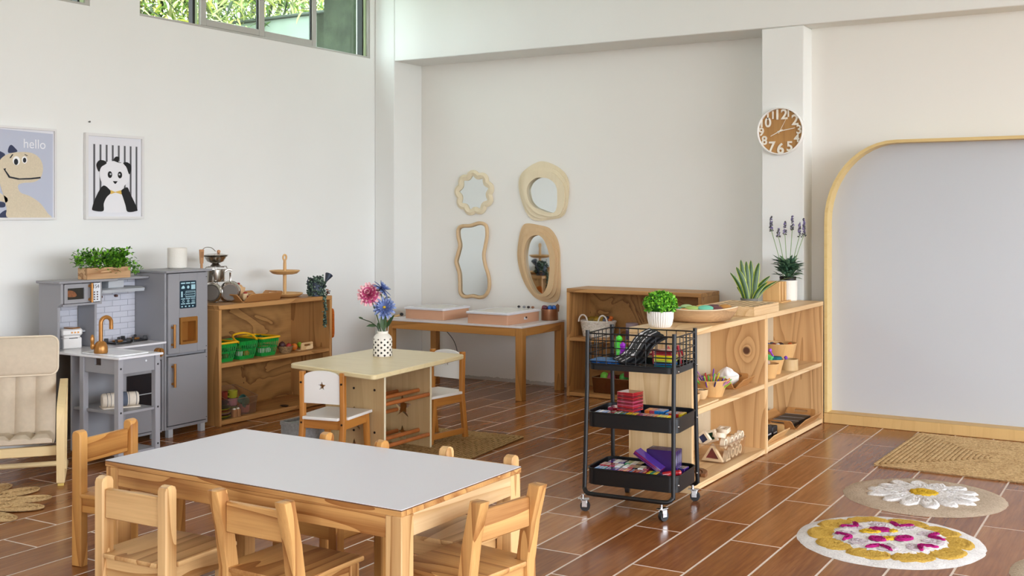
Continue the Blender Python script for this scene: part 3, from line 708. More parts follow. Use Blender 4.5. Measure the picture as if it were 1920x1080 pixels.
# outlines read clockwise from the top on a 1920x1080 print, turned into metres on the wall
S2 = (.479/95, .489/112)
lo = px([(1017, 302), (1040, 311), (1057, 326), (1064, 345), (1063, 372), (1058, 397), (1048, 408), (1028, 412), (1006, 414), (992, 408), (981, 391), (973, 366), (970, 343), (975, 325), (988, 313), (1002, 305)], 1017, 358, S2)
l1 = px([(1017, 314), (1040, 318), (1053, 330), (1062, 347), (1062, 372), (1057, 395), (1048, 406), (1030, 409), (1010, 409), (994, 401), (984, 386), (977, 364), (975, 343), (980, 328), (992, 318), (1004, 314)], 1017, 358, S2)
l2 = px([(1019, 321), (1038, 325), (1050, 336), (1058, 350), (1059, 374), (1055, 394), (1047, 404), (1030, 406), (1012, 402), (998, 393), (988, 379), (981, 361), (980, 345), (984, 333), (994, 324), (1006, 320)], 1017, 358, S2)
g2 = px([(1017, 333), (1029, 335), (1040, 343), (1045, 354), (1046, 371), (1045, 388), (1040, 398), (1028, 398), (1014, 393), (1003, 388), (994, 378), (990, 366), (989, 354), (993, 344), (1000, 337), (1008, 333)], 1017, 358, S2)
layered((-4.63, YB, 1.596), 'pebble-shaped mirror in a broad cream layered frame, upper right of the four', [lo, l1, l2], g2, CREAM)
S4 = (.415/82, .648/149)
lo = px([(986, 421), (1008, 424), (1028, 430), (1041, 447), (1047, 470), (1048, 500), (1049, 530), (1047, 556), (1040, 568), (1022, 569), (1004, 563), (990, 549), (978, 527), (970, 500), (968, 475), (972, 445), (977, 428)], 1008, 490, S4)
l1 = px([(990, 430), (1009, 430), (1025, 437), (1038, 453), (1044, 474), (1045, 502), (1044, 528), (1041, 550), (1032, 561), (1018, 563), (1005, 558), (993, 545), (982, 524), (975, 499), (973, 475), (977, 449), (982, 436)], 1008, 490, S4)
l2 = px([(994, 438), (1010, 436), (1024, 444), (1035, 458), (1041, 477), (1042, 502), (1040, 525), (1037, 544), (1029, 556), (1017, 559), (1006, 554), (995, 541), (986, 521), (980, 498), (978, 476), (982, 453), (987, 443)], 1008, 490, S4)
g4 = px([(999, 445), (1010, 443), (1019, 449), (1026, 462), (1031, 480), (1032, 500), (1031, 517), (1028, 536), (1022, 550), (1013, 555), (1004, 550), (997, 539), (990, 522), (985, 500), (984, 480), (987, 462), (992, 451)], 1008, 490, S4)
layered((-4.677, YB, 1.03), 'tall oval mirror in a tan layered frame, lower right of the four', [lo, l1, l2], g4, TAN)
S3 = (.376/69, .649/143)
o3 = px([(897, 418), (909, 423), (911, 440), (908, 460), (905, 478), (908, 497), (914, 517), (915, 538), (908, 553), (897, 557), (884, 555), (870, 557), (861, 550), (860, 532), (859, 514), (855, 500), (853, 490), (857, 474), (860, 460), (857, 444), (857, 430), (864, 424), (880, 423)], 882, 488, S3)
t = thing('wall_mirror', 'tall wavy mirror in a round tan wooden frame, lower left of the four', 'mirror', (-5.335, YB, 1.013), 0, 'wooden wall mirrors')
loop = smooth(o3, 5); part('frame', MB().tube([(x, -.016, z) for x, z in loop], .0155, 10, True), TAN, t, sharp=80)
part('mirror_glass', MB().prism(loop, .002, .008, WALLY(0, 0, 0)), MIR, t)

# ---- posters on the left wall
WF = plain('white_frame', 'dedddc', .4); INK = plain('poster_ink', '141416', .8); PW = plain('poster_paper', 'dfe0e6', .7)
def poster(y0, y1, z0, z1, label, fw):
    o = (XL, (y0+y1)/2, (z0+z1)/2); t = thing('framed_poster', label, 'picture', o, 0, 'framed animal posters'); w, h = y1-y0, z1-z0; M = WALLX(0, 0, 0)
    part('frame', MB().ring(rrect(-w/2, w/2, -h/2, h/2, .002, 1), rrect(-w/2+fw, w/2-fw, -h/2+fw, h/2-fw, .001, 1), .002, .026, M), WF, t)
    part('paper', MB().box(-w/2+fw, w/2-fw, -h/2+fw, h/2-fw, .002, .014, M=M), PW, t)
    return t, w, h
def art(t, name, polys, mat, z): 
    b = MB()
    for P in polys: b.prism(P, z, z+.0006, WALLX(0, 0, 0))
    return part(name, b, mat, t)
t, w, h = poster(4.706, 5.168, 1.372, 1.924, 'framed black and white panda poster left of the bare wall', .018)
U = lambda pts: [((x-214)/105*.462, (331-y)/163*.56) for x, y in pts]      # drawn on the photo grid
art(t, 'stripes', [U([(176+10.9*i, 271), (179.2+10.9*i, 271), (179.2+10.9*i, 392), (176+10.9*i, 392)]) for i in range(8)], plain('stripe_grey', '5a5a5e', .8), .0142)
art(t, 'body_white', [U(smooth([(187, 327), (190, 312), (200, 303), (213, 301), (227, 303), (238, 313), (241, 327), (238, 340), (230, 352), (238, 385), (240, 397), (190, 397), (192, 380), (198, 352), (190, 341)], 4))], plain('panda_white', 'e6e6ea', .8), .0150)
art(t, 'panda_black', [U(smooth([(183, 318), (181, 309), (186, 301), (195, 301), (199, 306), (190, 313), (186, 322)], 4)), U(smooth([(229, 304), (236, 302), (243, 307), (244, 316), (240, 325), (235, 312)], 4)),
    U(smooth([(193, 348), (205, 356), (206, 362), (199, 370), (194, 382), (193, 396), (176, 395), (174, 389), (181, 368)], 4)), U(smooth([(236, 350), (242, 362), (255, 391), (252, 396), (237, 397), (233, 384), (227, 365), (224, 358)], 4)),
    U(ell(4, 6.5, 14, 205, 327)), U(ell(4, 6.5, 14, 223, 327)), U([(210, 339), (219, 339), (215.5, 344), (213.5, 344)]), U(smooth([(207, 298), (213, 301), (222, 304), (226, 303), (220, 302), (222, 294), (217, 292), (213, 295), (211, 299)], 3))], INK, .0158)
for ex in (206, 222): art(t, 'panda_eye', [U(ell(1.6, 1.8, 10, ex, 326))], plain('eye_grey', 'b9bcc0', .6), .0166)
art(t, 'bow_tie', [U([(206, 356), (214, 359.5), (225, 356), (226, 364), (215, 360.5), (206, 364)])], plain('bow_gold', 'd9b455', .7), .0166)
t, w, h = poster(4.02, 4.492, 1.37, 1.93, 'framed blue poster of a smiling beige dinosaur at the left edge', .014)
V = lambda pts: [((x-48)/105*.462, (328-y)/163*.553) for x, y in pts]
art(t, 'blue_ground', [V([(-40, 250), (97, 254.5), (97, 408), (-40, 408)])], plain('poster_blue', 'b9bfd0', .8), .0142)
for p in ([(28, 293), (28, 284), (32, 278.5), (38, 284), (41, 290)], [(12, 308), (7, 294), (8, 289), (16, 291), (23, 297)], [(12, 323), (0, 317), (-4, 313), (10, 311)], [(12, 338), (0, 337), (-4, 333), (11, 326)], [(14, 355), (6, 350), (7, 345), (14, 343)], [(22, 388), (10, 388), (7, 384), (13, 379), (22, 380)], [(13, 408), (16, 399), (26, 393), (30, 408)]): art(t, 'back_spike', [V(smooth(p, 3))], plain('spike_navy', '353c58', .8), .0150)
art(t, 'dinosaur', [V(smooth([(14, 312), (20, 300), (32, 293), (50, 290), (66, 292), (77, 302), (81, 318), (77, 335), (66, 343), (50, 345), (42, 350), (46, 362), (60, 368), (76, 380), (88, 398), (91, 408), (30, 408), (25, 390), (21, 370), (15, 345)], 4)), V(smooth([(2, 346), (8, 350), (14, 362), (26, 372), (24, 380), (10, 374), (-2, 362), (-2, 350)], 4))], plain('dinosaur_beige', 'd3c6ad', .85, var=.05, vs=120), .0156)
art(t, 'eye_whites', [V(ell(5.6, 8, 16, 39.5, 306)), V(ell(4.2, 6.5, 16, 52, 304))], plain('eye_white', 'efefee', .7), .0164)
art(t, 'smile', [V([(20, 321), (24, 320), (23, 323), (30, 334), (44, 337), (62, 335.5), (77, 333), (77, 336), (60, 338.5), (42, 339.5), (28, 336.5)]), V(ell(3.2, 5.6, 14, 39, 308)), V(ell(2.6, 4.4, 14, 52, 304.5)), V([(29, 302), (33, 295), (35, 295), (31, 302)]), V([(52, 293.5), (57, 296), (56, 297), (52, 294.5)])], plain('line_dark', '20242c', .8), .0170)
part('hello_lettering', curve_mesh('hello_lettering', text='hello', size=.080, ext=.0004, mat=plain('lettering_white', 'e9eaf0', .7), M=WALLX(.0165, 0, 0) @ TR(.086, .178)), None, t)
# ================================================================ PLAY KITCHEN
GRY = plain('kitchen_grey', '929296', .45); GRD = plain('kitchen_grey_edge', '8b8c94', .45); GRL = plain('kitchen_pale_grey', 'b2b7bc', .4)
BRZ = plain('copper_paint', 'a87438', .32, metal=.45); WCT = plain('white_counter', 'e2e2e6', .22); BLK = plain('black_plastic', '18181a', .35)
o = (-5.60, 4.73, 0)
k = thing('play_kitchen', 'grey toy kitchen with brick backsplash, sink island and fridge against the left wall', 'toy kitchen', o)
def kp(name, mb, mat, par=None, label=None): return part(name, mb, mat, par or k, o, label)
xb, yl, yf, yr, zc = -5.83, 4.205, 4.893, 5.25, .61
# fridge tower
kp('fridge_body', MB().box(xb, -5.545, yf, yf+.016, .05, 1.035, .002).box(xb, -5.545, yr-.016, yr, .05, 1.035, .002).box(xb, -5.545, yf+.016, yr-.016, .05, .068).box(xb, xb+.012, yf+.016, yr-.016, .068, 1.035).box(xb+.012, -5.56, yf+.016, yr-.016, .508, .523), GRY)
kp('fridge_top', MB().box(xb-.01, -5.515, yf-.012, yr+.014, 1.0355, 1.0505, .003), GRY)
d1 = kp('fridge_door', MB().box(-5.548, -5.532, yf+.018, 5.0, .526, 1.03, .002).box(-5.548, -5.532, 5.148, yr-.018, .526, 1.03, .002).box(-5.548, -5.532, 5.0, 5.148, .526, .58).box(-5.548, -5.532, 5.0, 5.148, .748, 1.03, .001), GRY)
d2 = kp('freezer_door', MB().box(-5.548, -5.532, yf+.018, yr-.018, .075, .506, .002), GRY)
def handle(par, y, z0, z1, x=-5.532):
    b = MB().cyl((x+.026, y, z0), (x+.026, y, z1), .0085, 14)
    for z in (z0+.02, z1-.02): b.cyl((x+.0005, y, z), (x+.022, y, z), .0075, 12)
    kp('handle', b, BRZ, par, 'copper coloured bar handle')
handle(d1, 4.938, .565, .712); handle(d2, 4.941, .318, .466)
b = MB().ring(rrect(5.003, 5.145, .578, .750, .006, 2), rrect(5.018, 5.130, .594, .722, .003, 2), -5.540, -5.524, WALLX(0, 0, 0))
kp('dispenser_frame', b, BRZ, d1, 'copper coloured ice dispenser frame'); kp('dispenser_recess', MB().box(-5.60, -5.597, 5.015, 5.133, .585, .73).box(-5.597, -5.541, 5.015, 5.018, .585, .73).box(-5.597, -5.541, 5.130, 5.133, .585, .73).box(-5.597, -5.541, 5.018, 5.13, .722, .73).box(-5.597, -5.541, 5.018, 5.13, .585, .594), BRZ, d1)
scr = kp('screen_panel', MB().prism(rrect(5.002, 5.138, .806, .980, .006, 2), 0, .0015, WALLX(-5.5318, 0, 0)), plain('screen_navy', '17303f', .3), d1, 'printed dark blue control screen')
ICN = plain('screen_print_blue', 'a9d0da', .5); bs = MB()
def pr2(y, z, w, h): bs.box(-5.5302, -5.5298, y, y+w, z, z+h)
for i in range(3): pr2(5.012+.041*i, .962, .034, .008)
pr2(5.096, .925, .034, .03); bs.prism(ell(.010, .010, 14, 5.071, .940), 0, .0006, WALLX(-5.5302, 0, 0)); bs.prism(smooth([(5.016, .932), (5.040, .932), (5.042, .94), (5.034, .95), (5.024, .948), (5.016, .94)], 3), 0, .0006, WALLX(-5.5302, 0, 0))
for i in range(3): pr2(5.053, .880+.013*i, .074, .003)
bs.ring(rrect(5.050, 5.130, .875, .916, .003, 1), rrect(5.052, 5.128, .877, .914, .003, 1), -.0002, .0006, WALLX(-5.5302, 0, 0)); pr2(5.013, .878, .012, .036); pr2(5.036, .893, .004, .004)
for i in range(3): pr2(5.012+.041*i, .864, .034, .005); pr2(5.012+.041*i, .832, .034, .006)
bs.ring(ell(.009, .009, 14, 5.03, .851), ell(.006, .006, 14, 5.03, .851), -.0002, .0006, WALLX(-5.5302, 0, 0)); bs.ring(ell(.009, .009, 14, 5.071, .851), ell(.005, .005, 14, 5.071, .851), -.0002, .0006, WALLX(-5.5302, 0, 0))
pr2(5.1, .842, .026, .004); pr2(5.1, .852, .026, .004)
for i in range(4): pr2(5.014+.03*i, .814, .012, .008)
kp('screen_icons', bs, ICN, scr)
for y in (yf+.03, yr-.06): kp('fridge_foot', MB().box(-5.575, -5.545, y, y+.036, 0, .05), GRL)
kp('fridge_foot', MB().box(xb+.01, xb+.04, yr-.06, yr-.024, 0, .05), GRL)
for z in (.09, .48, .55, 1.0): kp('hinge_screw', MB().cyl((-5.5319, yr-.024, z), (-5.5305, yr-.024, z), .003, 8), BLK, d2 if z < .5 else d1)
# hutch
kp('hutch_side', MB().prism([(xb, zc+.001), (-5.662, zc+.001), (-5.662, .862), (-5.632, .885), (-5.632, 1.0), (xb, 1.0)], -4.221, -yl, WALLY(0, 0, 0)), GRY)
kp('hutch_top', MB().box(xb-.008, -5.62, yl-.018, 4.60, 1.0005, 1.0155, .004).box(xb-.008, -5.685, 4.60, yf-.002, 1.0005, 1.0155, .003), GRY)
kp('hutch_divider', MB().box(xb+.012, -5.662, 4.462, 4.478, zc+.001, .868, .002), GRY)
mw = kp('microwave_case', MB().box(xb+.012, -5.636, 4.222, 4.492, .868, .880).box(xb+.012, -5.636, 4.480, 4.492, .880, 1.0).box(xb+.012, -5.8, 4.222, 4.48, .88, 1.0), GRY)
md = kp('microwave_door', MB().ring(rrect(4.226, 4.400, .884, .996, .003, 1), rrect(4.252, 4.366, .906, .972, .002, 1), -5.640, -5.628, WALLX(0, 0, 0)) if False else MB().ring(rrect(4.226, 4.404, .884, .996, .003, 1), rrect(4.248, 4.362, .906, .972, .002, 1), -.012, 0, WALLX(-5.628, 0, 0)), GRY)
kp('microwave_window', MB().box(-5.639, -5.636, 4.247, 4.363, .905, .973), plain('dark_window', '2e2d28', .2), md, 'dark window with a printed meal')
kp('printed_meal', MB().prism(smooth([(4.25, .925), (4.30, .920), (4.315, .93), (4.30, .95), (4.27, .96), (4.25, .955)], 4), 0, .0008, WALLX(-5.6358, 0, 0)), plain('meal_brown', '7a4a26', .5, var=.4, vs=60), md)
b = MB().cyl((-5.604, 4.398, .884), (-5.604, 4.398, .998), .0075, 12)
for z in (.90, .98): b.cyl((-5.628, 4.398, z), (-5.606, 4.398, z), .009, 12)
kp('handle', b, BRZ, md, 'copper coloured microwave handle')
cp = kp('control_panel', MB().box(-5.64, -5.628, 4.412, 4.478, .884, .996, .002), plain('panel_white', 'd9dde2', .4))
for i in range(4):
    for j in range(2): kp('button', MB().cyl((-5.628, 4.433+.021*j, .898+.0145*i), (-5.6255, 4.433+.021*j, .898+.0145*i), .0042, 10), plain('button_brown', '4a3028', .5), cp)
part('clock_digits', curve_mesh('clock_digits', text='154', size=.032, ext=.0004, mat=plain('digit_grey', '55585e', .6), M=WALLX(-5.6272-o[0], 4.444-o[1], .974)), None, cp)
# backsplash: bevelled tiles on two panels
TWH = plain('splash_tile', 'c8c9d2', .3); TGR = plain('splash_grout', 'b2b3bd', .6)
def splash(y0, y1, z0, z1, bw=.118, bh=.0365):
    s = kp('backsplash', MB().box(xb, xb+.010, y0, y1, z0, z1), TGR); r = 0; z = z0
    while z < z1-.004:
        y = y0-(bw/2 if r % 2 else 0)
        while y < y1-.004:
            a, c = max(y, y0)+.001, min(y+bw, y1)-.001; e = min(z+bh, z1)-.001
            if c-a > .006: kp('splash_brick', MB().box(xb+.009, xb+.0145, a, c, z+.001, e, .0045), TWH, s)
            y += bw
        z += bh; r += 1
splash(4.225, 4.46, zc+.002, .866); splash(4.48, yf-.002, zc+.002, 1.0)
hood = kp('hood', MB().prism([(xb+.014, .926), (-5.665, .926), (-5.660, .945), (-5.69, .955), (xb+.014, .955)], -4.835, -4.515, WALLY(0, 0, 0)), GRL)
kp('hood_duct', MB().box(xb+.015, -5.69, 4.585, 4.70, .955, .9995, .002), GRL, hood)
for y in (4.62, 4.735): kp('hook', MB().cyl((xb+.0145, y, .895), (xb+.034, y, .895), .008, 12), plain('hook_brown', '5a3a30', .5))
kp('niche_rail', MB().box(xb+.0145, -5.745, 4.225, 4.46, .698, .708), GRL)
# counter with island
kp('counter', MB().prism([(xb, yl-.02), (-5.108, yl-.02), (-5.108, 4.497), (-5.528, 4.497), (-5.528, yf-.002), (xb, yf-.002)], .598, zc, b=.002), WCT)
kp('sink_basin', MB().ring(rrect(-5.50, -5.17, 4.235, 4.455, .02, 3), rrect(-5.475, -5.195, 4.258, 4.432, .02, 3), zc-.001, zc+.004, lift=-.006), plain('sink_white', 'eeeef0', .2))
kp('sink_bowl', MB().prism(rrect(-5.48, -5.19, 4.253, 4.437, .02, 3), zc, zc+.0012), plain('sink_white', 'eeeef0', .2))
LEGG = plain('kitchen_leg_grey', '9d9da2', .4)
for x in (-5.16, -5.455):
    for y in (4.195, 4.455):
        lg = kp('island_leg', MB().box(x, x+.036, y, y+.034, 0, .5975, .002), LEGG)
        for z in (.09, .30, .545):
            if x > -5.3: kp('bolt', MB().cyl((x+.0361, y+.017, z), (x+.0365, y+.017, z), .006, 10), BLK, lg)
kp('island_apron', MB().box(-5.148, -5.134, 4.229, 4.455, .512, .5975, .001), GRY)
kp('island_apron', MB().box(-5.419, -5.16, 4.203, 4.217, .512, .555).box(-5.419, -5.335, 4.203, 4.217, .555, .5975).box(-5.28, -5.16, 4.203, 4.217, .555, .5975), GRY)
kp('island_apron', MB().box(-5.419, -5.16, 4.466, 4.48, .512, .5975, .001), GRY)
kp('screw_cap', MB().cyl((-5.134, 4.395, .572), (-5.1325, 4.395, .572), .006, 12), plain('panel_white', 'd9dde2', .4))
for z in (.285, .055): kp('island_shelf', MB().box(-5.535, -5.136, 4.215, 4.47, z, z+.016, .002), GRY)
kp('island_inner_panel', MB().box(-5.545, -5.531, yl, 4.50, .05, .597), GRY)
# cabinet with oven
kp('cabinet_side', MB().box(xb, -5.55, yf-.018, yf-.003, .05, .597), GRY)
kp('cabinet_bottom', MB().box(xb, -5.546, 4.50, yf-.02, .045, .06, .002), GRY)
kp('cabinet_panel', MB().box(-5.562, -5.547, 4.50, yf-.02, .497, .597, .002), GRY)
kn = kp('oven_knob', MB().cyl((-5.547, 4.835, .548), (-5.515, 4.835, .548), .028, 20), BRZ); kp('knob_grip', MB().box(-5.515, -5.505, 4.829, 4.841, .524, .572, .002), BRZ, kn)
od = kp('oven_door', MB().ring(rrect(4.503, 4.862, .065, .492, .003, 1), rrect(4.60, 4.822, .20, .425, .002, 1), -.014, 0, WALLX(-5.546, 0, 0)), GRY)
kp('oven_window', MB().box(-5.559, -5.556, 4.598, 4.824, .198, .427), plain('oven_dark', '222226', .15), od)
kp('oven_shelf', MB().box(-5.5558, -5.553, 4.60, 4.82, .296, .301), GRL, od)
for y in (4.505, 4.84): kp('cabinet_foot', MB().box(-5.62, -5.585, y, y+.034, 0, .045), GRL)
kp('back_panel', MB().box(xb+.0005, xb+.0095, yl, yf-.02, .05, .597), plain('hardboard_brown', '8c8680', .7))
# burners
for x, y in ((-5.70, 4.66), (-5.735, 4.815)):
    b = MB().prism(rrect(x-.062, x+.062, y-.062, y+.062, .012, 3), zc+.0005, zc+.012, b=.002)
    for a in range(4):
        c, s = math.cos(PI/4+PI/2*a), math.sin(PI/4+PI/2*a); b.box(-.012, .012, -.008, .008, 0, .022, .002, M=TR(x+c*.066, y+s*.066, zc+.010) @ RZ(45+90*a))
    bn = kp('burner', b, BLK); kp('burner_cap', MB().lathe([(.0, 0), (.032, 0), (.034, .004), (.03, .009), (0, .010)], (x, y, zc+.012), 20), BRZ, bn)
# tap
fx, fy = -5.355, 4.262
tp = kp('tap', MB().lathe([(.036, .004), (.039, .012), (.037, .04), (.030, .062), (.018, .072), (0, .072)], (fx, fy, zc), 20), BRZ, label='copper coloured toy tap')
ar = [(0, 0, .06), (0, 0, .17)]+[(.0, .031-.031*math.cos(a), .175+.031*math.sin(a)) for a in [PI*i/10 for i in range(11)]]+[(0, .062, .135)]
kp('spout', MB().tube([(fx+p[0], fy+p[1]*1.15, zc+p[2]) for p in ar], .0115, 12), BRZ, tp)
kp('tap_lever', MB().ball((fx-.02, fy-.042, zc+.048), (.012, .012, .022), 10, 8).ball((fx-.02, fy-.042, zc+.083), (.011, .013, .030), 10, 8).cyl((fx-.02, fy-.042, zc+.05), (fx, fy, zc+.04), .008, 8), BRZ, tp)
# ---- things on the kitchen
CMW = plain('coffee_white', 'e6e4e2', .35)
o = (-5.735, 4.345, zc)
t = thing('toy_coffee_machine', 'white toy coffee machine under the toy microwave', 'toy', (-5.735, 4.345, zc+.0005))
Q = TR(0, 0, 0) @ RZ(-18)
part('body', MB().box(-.045, .045, -.055, .055, .0, .066, .006, M=Q).box(-.05, .04, -.062, .062, .075, .118, .012, M=Q).prism(rrect(-.04, .035, -.05, .05, .01, 3), .066, .075, Q), CMW, t)
part('lid', MB().prism(smooth([(-.03, -.02), (.045, -.032), (.052, .0), (.045, .032), (-.03, .02)], 4), .1181, .124, Q @ RZ(25)), BRZ, t, label='copper coloured lid')
for i in range(3): part('button', MB().cyl((Q @ Vector((.0401, -.002+.018*i, .095))), (Q @ Vector((.043, -.002+.018*i, .095))), .0055, 10), BRZ, t)
part('dark_slot', MB().box(.041, .0455, -.02, .03, .06, .065, M=Q), BLK, t)
single('toy_spice_jar', MB().cyl((0, 0, 0), (0, 0, .012), .006, 8).cyl((0, .014, 0), (0, .014, .012), .006, 8), BRZ, 'tiny brass jars on the rail left of the toy coffee machine', 'toy', (-5.765, 4.235, .7085))
t = thing('rolled_towel', 'cream towel with blue stripes rolled up on the island shelf', 'towel', (-5.30, 4.35, .3015), 62)
TOW = plain('towel_cream', 'd9cfc0', .95, spec=.1, var=.06, vs=60, bump=.2, bs=200); TBL = plain('towel_blue', '5d6472', .95, spec=.1)
b = MB()
for sx in (-1, 1):
    prof = [(.0, -.10), (.036, -.10), (.040, -.094), (.042, -.05), (.042, .05), (.040, .094), (.036, .10), (0, .10)]
    b.lathe(prof, (0, 0, .042), 20, 0, Matrix(((0, 0, 1, 0), (1, 0, 0, 0), (0, .98, 0, 0), (0, 0, 0, 1)))); break
b2 = MB().prism(rrect(-.105, .105, -.06, .055, .01, 2), 0, .006); b.add(b2.v, b2.f)
part('towel_roll', b, TOW, t)
for x, w in ((-.095, .004), (-.075, .003), (-.018, .0045), (.0, .016), (.024, .0045), (.065, .003)):
    part('stripe', MB().tube([(x+.02, .0425*math.cos(a), .042+.042*math.sin(a)) for a in [2*PI*i/22 for i in range(22)]], .0012, 4, True, mat=0) if w < .005 else MB().lathe([(.0425, -w), (.0428, -w*.5), (.0428, w*.5), (.0425, w)], (x+.02, 0, .042), 22, 0, Matrix(((0, 0, 1, 0), (1, 0, 0, 0), (0, .98, 0, 0), (0, 0, 0, 1)))), TBL, t)
part('spiral_end', MB().tube([(.1012, (.006+.0045*a/1.2)*math.cos(a), .042+(.006+.0045*a/1.2)*math.sin(a)) for a in [i*.45 for i in range(17)]], .0014, 4), plain('towel_shade', 'b3a695', .95), t)
# planter with a small leafy bush
random.seed(11)
GLF = [plain('leaf_bright', '78b434', .45), plain('leaf_mid', '4d8a24', .45), plain('leaf_deep', '24520f', .5)]
o = (-5.69, 4.556, 1.0160)
t = thing('planter_box', 'wooden box planter of small green leaves on top of the toy kitchen', 'plant', o)
ZEB = wood('zebra_grain', 'd6b084', '8e623a', 'Y', .6, scale=7, rings=9, contrast=1.3)
b = MB()
L, D, H = .158, .042, .068
b.box(-D, D, -L, L, 0, .008).box(-D, -D+.008, -L, L, .008, H).box(D-.008, D, -L, L, .008, H).box(-D+.008, D-.008, -L, -L+.008, .008, H).box(-D+.008, D-.008, L-.008, L, .008, H)
part('box', b, ZEB, t); part('soil', MB().box(-D+.008, D-.008, -L+.008, L-.008, .01, H-.008), plain('soil', '2b221a', .95), t)
b = MB(); st = MB()
for q in range(84):
    x, y = random.uniform(-.03, .03), random.uniform(-.155, .155); top = Vector((x+random.uniform(-.05, .05), y+random.uniform(-.03, .03), random.uniform(.08, .165)))
    if q > 79: top = Vector((random.uniform(0, .05), .19+random.uniform(-.02, .03), random.uniform(.03, .08)))
    if q in (77, 78, 79): top = Vector((0, -.19+.01*(q-78), .12))
    if q % 3 == 0: st.tube([(x, y*.95, H-.02), tuple((Vector((x, y, H))+top)/2), tuple(top)], .0016, 4)
    for r in range(22):
        p = top+Vector((random.gauss(0, .014), random.gauss(0, .016), random.gauss(-.016, .018))); p.z = min(p.z, .172); p.z = max(p.z, H-.01 if abs(p.y) < L and abs(p.x) < D else .02)
        d = Vector((random.gauss(0, 1), random.gauss(0, 1), random.gauss(.5, .6)))
        b.leaf(p, d, Vector((0, 0, 1)), random.uniform(.020, .030), random.uniform(.012, .017), .1, random.choice((0, 0, 0, 1, 1, 2)))
part('foliage', b, GLF, t, stuff=True); part('stems', st, plain('stem_green', '4c6a2a', .6), t, stuff=True)
t = thing('textured_pot', 'white textured cylinder pot on top of the grey toy fridge', 'pot', (-5.735, 5.165, 1.0515))
part('pot_body', MB().lathe([(.056, 0), (.062, .006), (.0625, .13), (.059, .134), (.055, .13), (.054, .02), (0, .018)], n=32), plain('textured_white', 'e4e0d6', .7, bump=.8, bs=160), t)
part('feet', MB().lathe([(.05, -.0), (.056, 0), (.056, .003)], n=24), BLK, t)

# ================================================================ BOOKCASE: top, middle, bottom
STEEL = plain('steel', 'b9b4ac', .22, metal=1); STEELD = plain('steel_dark', '7d766e', .3, metal=1)
bt = .8005
# pots and pans on a rack
RKY = 5.563
o = (-5.80, RKY, bt)
t = thing('pan_rack', 'steel toy pan rack at the left end of the bookcase top', 'rack', o)
b = MB()
b.tube([(-.05, -.06, .003), (-.05, .06, .003), (.06, .06, .003), (.06, -.06, .003)], .003, 6, True).cyl((0, 0, 0), (0, 0, .245), .004, 8)
b.tube([(-.07, 0, .243), (.08, 0, .243)], .003, 6).tube([(0, -.085, .243), (0, .10, .243)], .003, 6).tube([(.05, -.03, .003), (.02, 0, .12), (0, 0, .2)], .003, 6).tube([(.0, -.075, .140), (0, .09, .140)], .003, 6)
b.tube([(0, -.085, .243), (0, -.098, .23), (0, -.09, .22)], .003, 6).tube([(0, .10, .243), (0, .108, .23)], .003, 6)
b.tube(spath([(0, -.13, .17), (0, -.13, .33), (0, -.10, .375), (0, -.04, .375), (0, .0, .35)], 4), .0025, 6)
part('wire_stand', b, STEEL, t)
def pan(name, label, loc, r, h, M, lab2=None):
    p = thing(name, label, 'pan', loc, 0, 'steel toy pots on the pan rack'); A = M
    part('pan_body', MB().lathe([(0, 0), (r*.92, 0), (r, h*.15), (r*1.02, h), (r*1.06, h+.002), (r*.98, h), (r*.94, h*.2), (0, h*.12)], n=32, M=A), STEEL, p)
    part('base_disc', MB().lathe([(0, -.0015), (r*.78, -.0015), (r*.78, .0005)], n=32, M=A), plain('pan_base', '77716a', .5, metal=.4), p)
    part('pan_handle', MB().tube([A @ Vector((r*1.0, 0, h*.8)), A @ Vector((r*1.5, 0, h)), A @ Vector((r*1.95, 0, h*.9))], .004, 6, flat=2), STEEL, p); return p
FACE = Matrix(((0, 0, -1, 0), (0, 1, 0, 0), (1, 0, 0, 0), (0, 0, 0, 1)))            # base towards the room
pan('toy_pan', 'steel toy frying pan hanging base-out right of the toy fridge', (-5.70, 5.60, bt+.071), .066, .045, RZ(-48) @ RY(8) @ FACE)
pan('toy_pan', 'steel toy pan half hidden behind the toy fridge edge', (-5.74, 5.465, bt+.071), .064, .04, RZ(-60) @ FACE)
pan('toy_saucepan', 'steel toy saucepan standing upright on the rack above the hanging pans', (-5.80, RKY, bt+.1435), .062, .08, RZ(70))
t = thing('toy_colander', 'shallow steel toy colander at the very top of the pan rack', 'bowl', (-5.80, RKY, bt+.2485))
part('bowl', MB().lathe([(0, .02), (.03, .02), (.055, .032), (.072, .06), (.078, .066), (.084, .067), (.076, .070), (.068, .062), (.05, .038), (0, .026)], n=32), STEEL, t)
part('foot', MB().lathe([(.034, 0), (.036, .003), (.026, .012), (.022, .02), (0, .02)], n=24), STEELD, t)
part('lid', MB().lathe([(.082, .071), (.088, .076), (.05, .084), (0, .088)], n=32), STEEL, t); part('lid_knob', MB().ball((.01, .02, .098), .013, 12, 8), plain('knob_tan', 'c48d60', .5), t)
t = thing('toy_spatula', 'small wooden slotted spatula hanging left of the steel colander', 'utensil', (-5.80, 5.437, bt+.28))
part('blade', MB().prism([(-.013, -.01), (.013, -.01), (.020, .085), (-.020, .085)], -.004, .004, WALLX(0, 0, 0), b=.001), plain('spatula_wood', 'b9885c', .6), t); part('grip', MB().cyl((0, 0, -.09), (0, 0, -.01), .009, 10), plain('spatula_wood', 'b9885c', .6), t)
for i in (-1, 0, 1): part('slot', MB().box(.0041, .0046, i*.009-.0015, i*.009+.0015, .03, .07), plain('slot_dark', '5c3a20', .7), t)
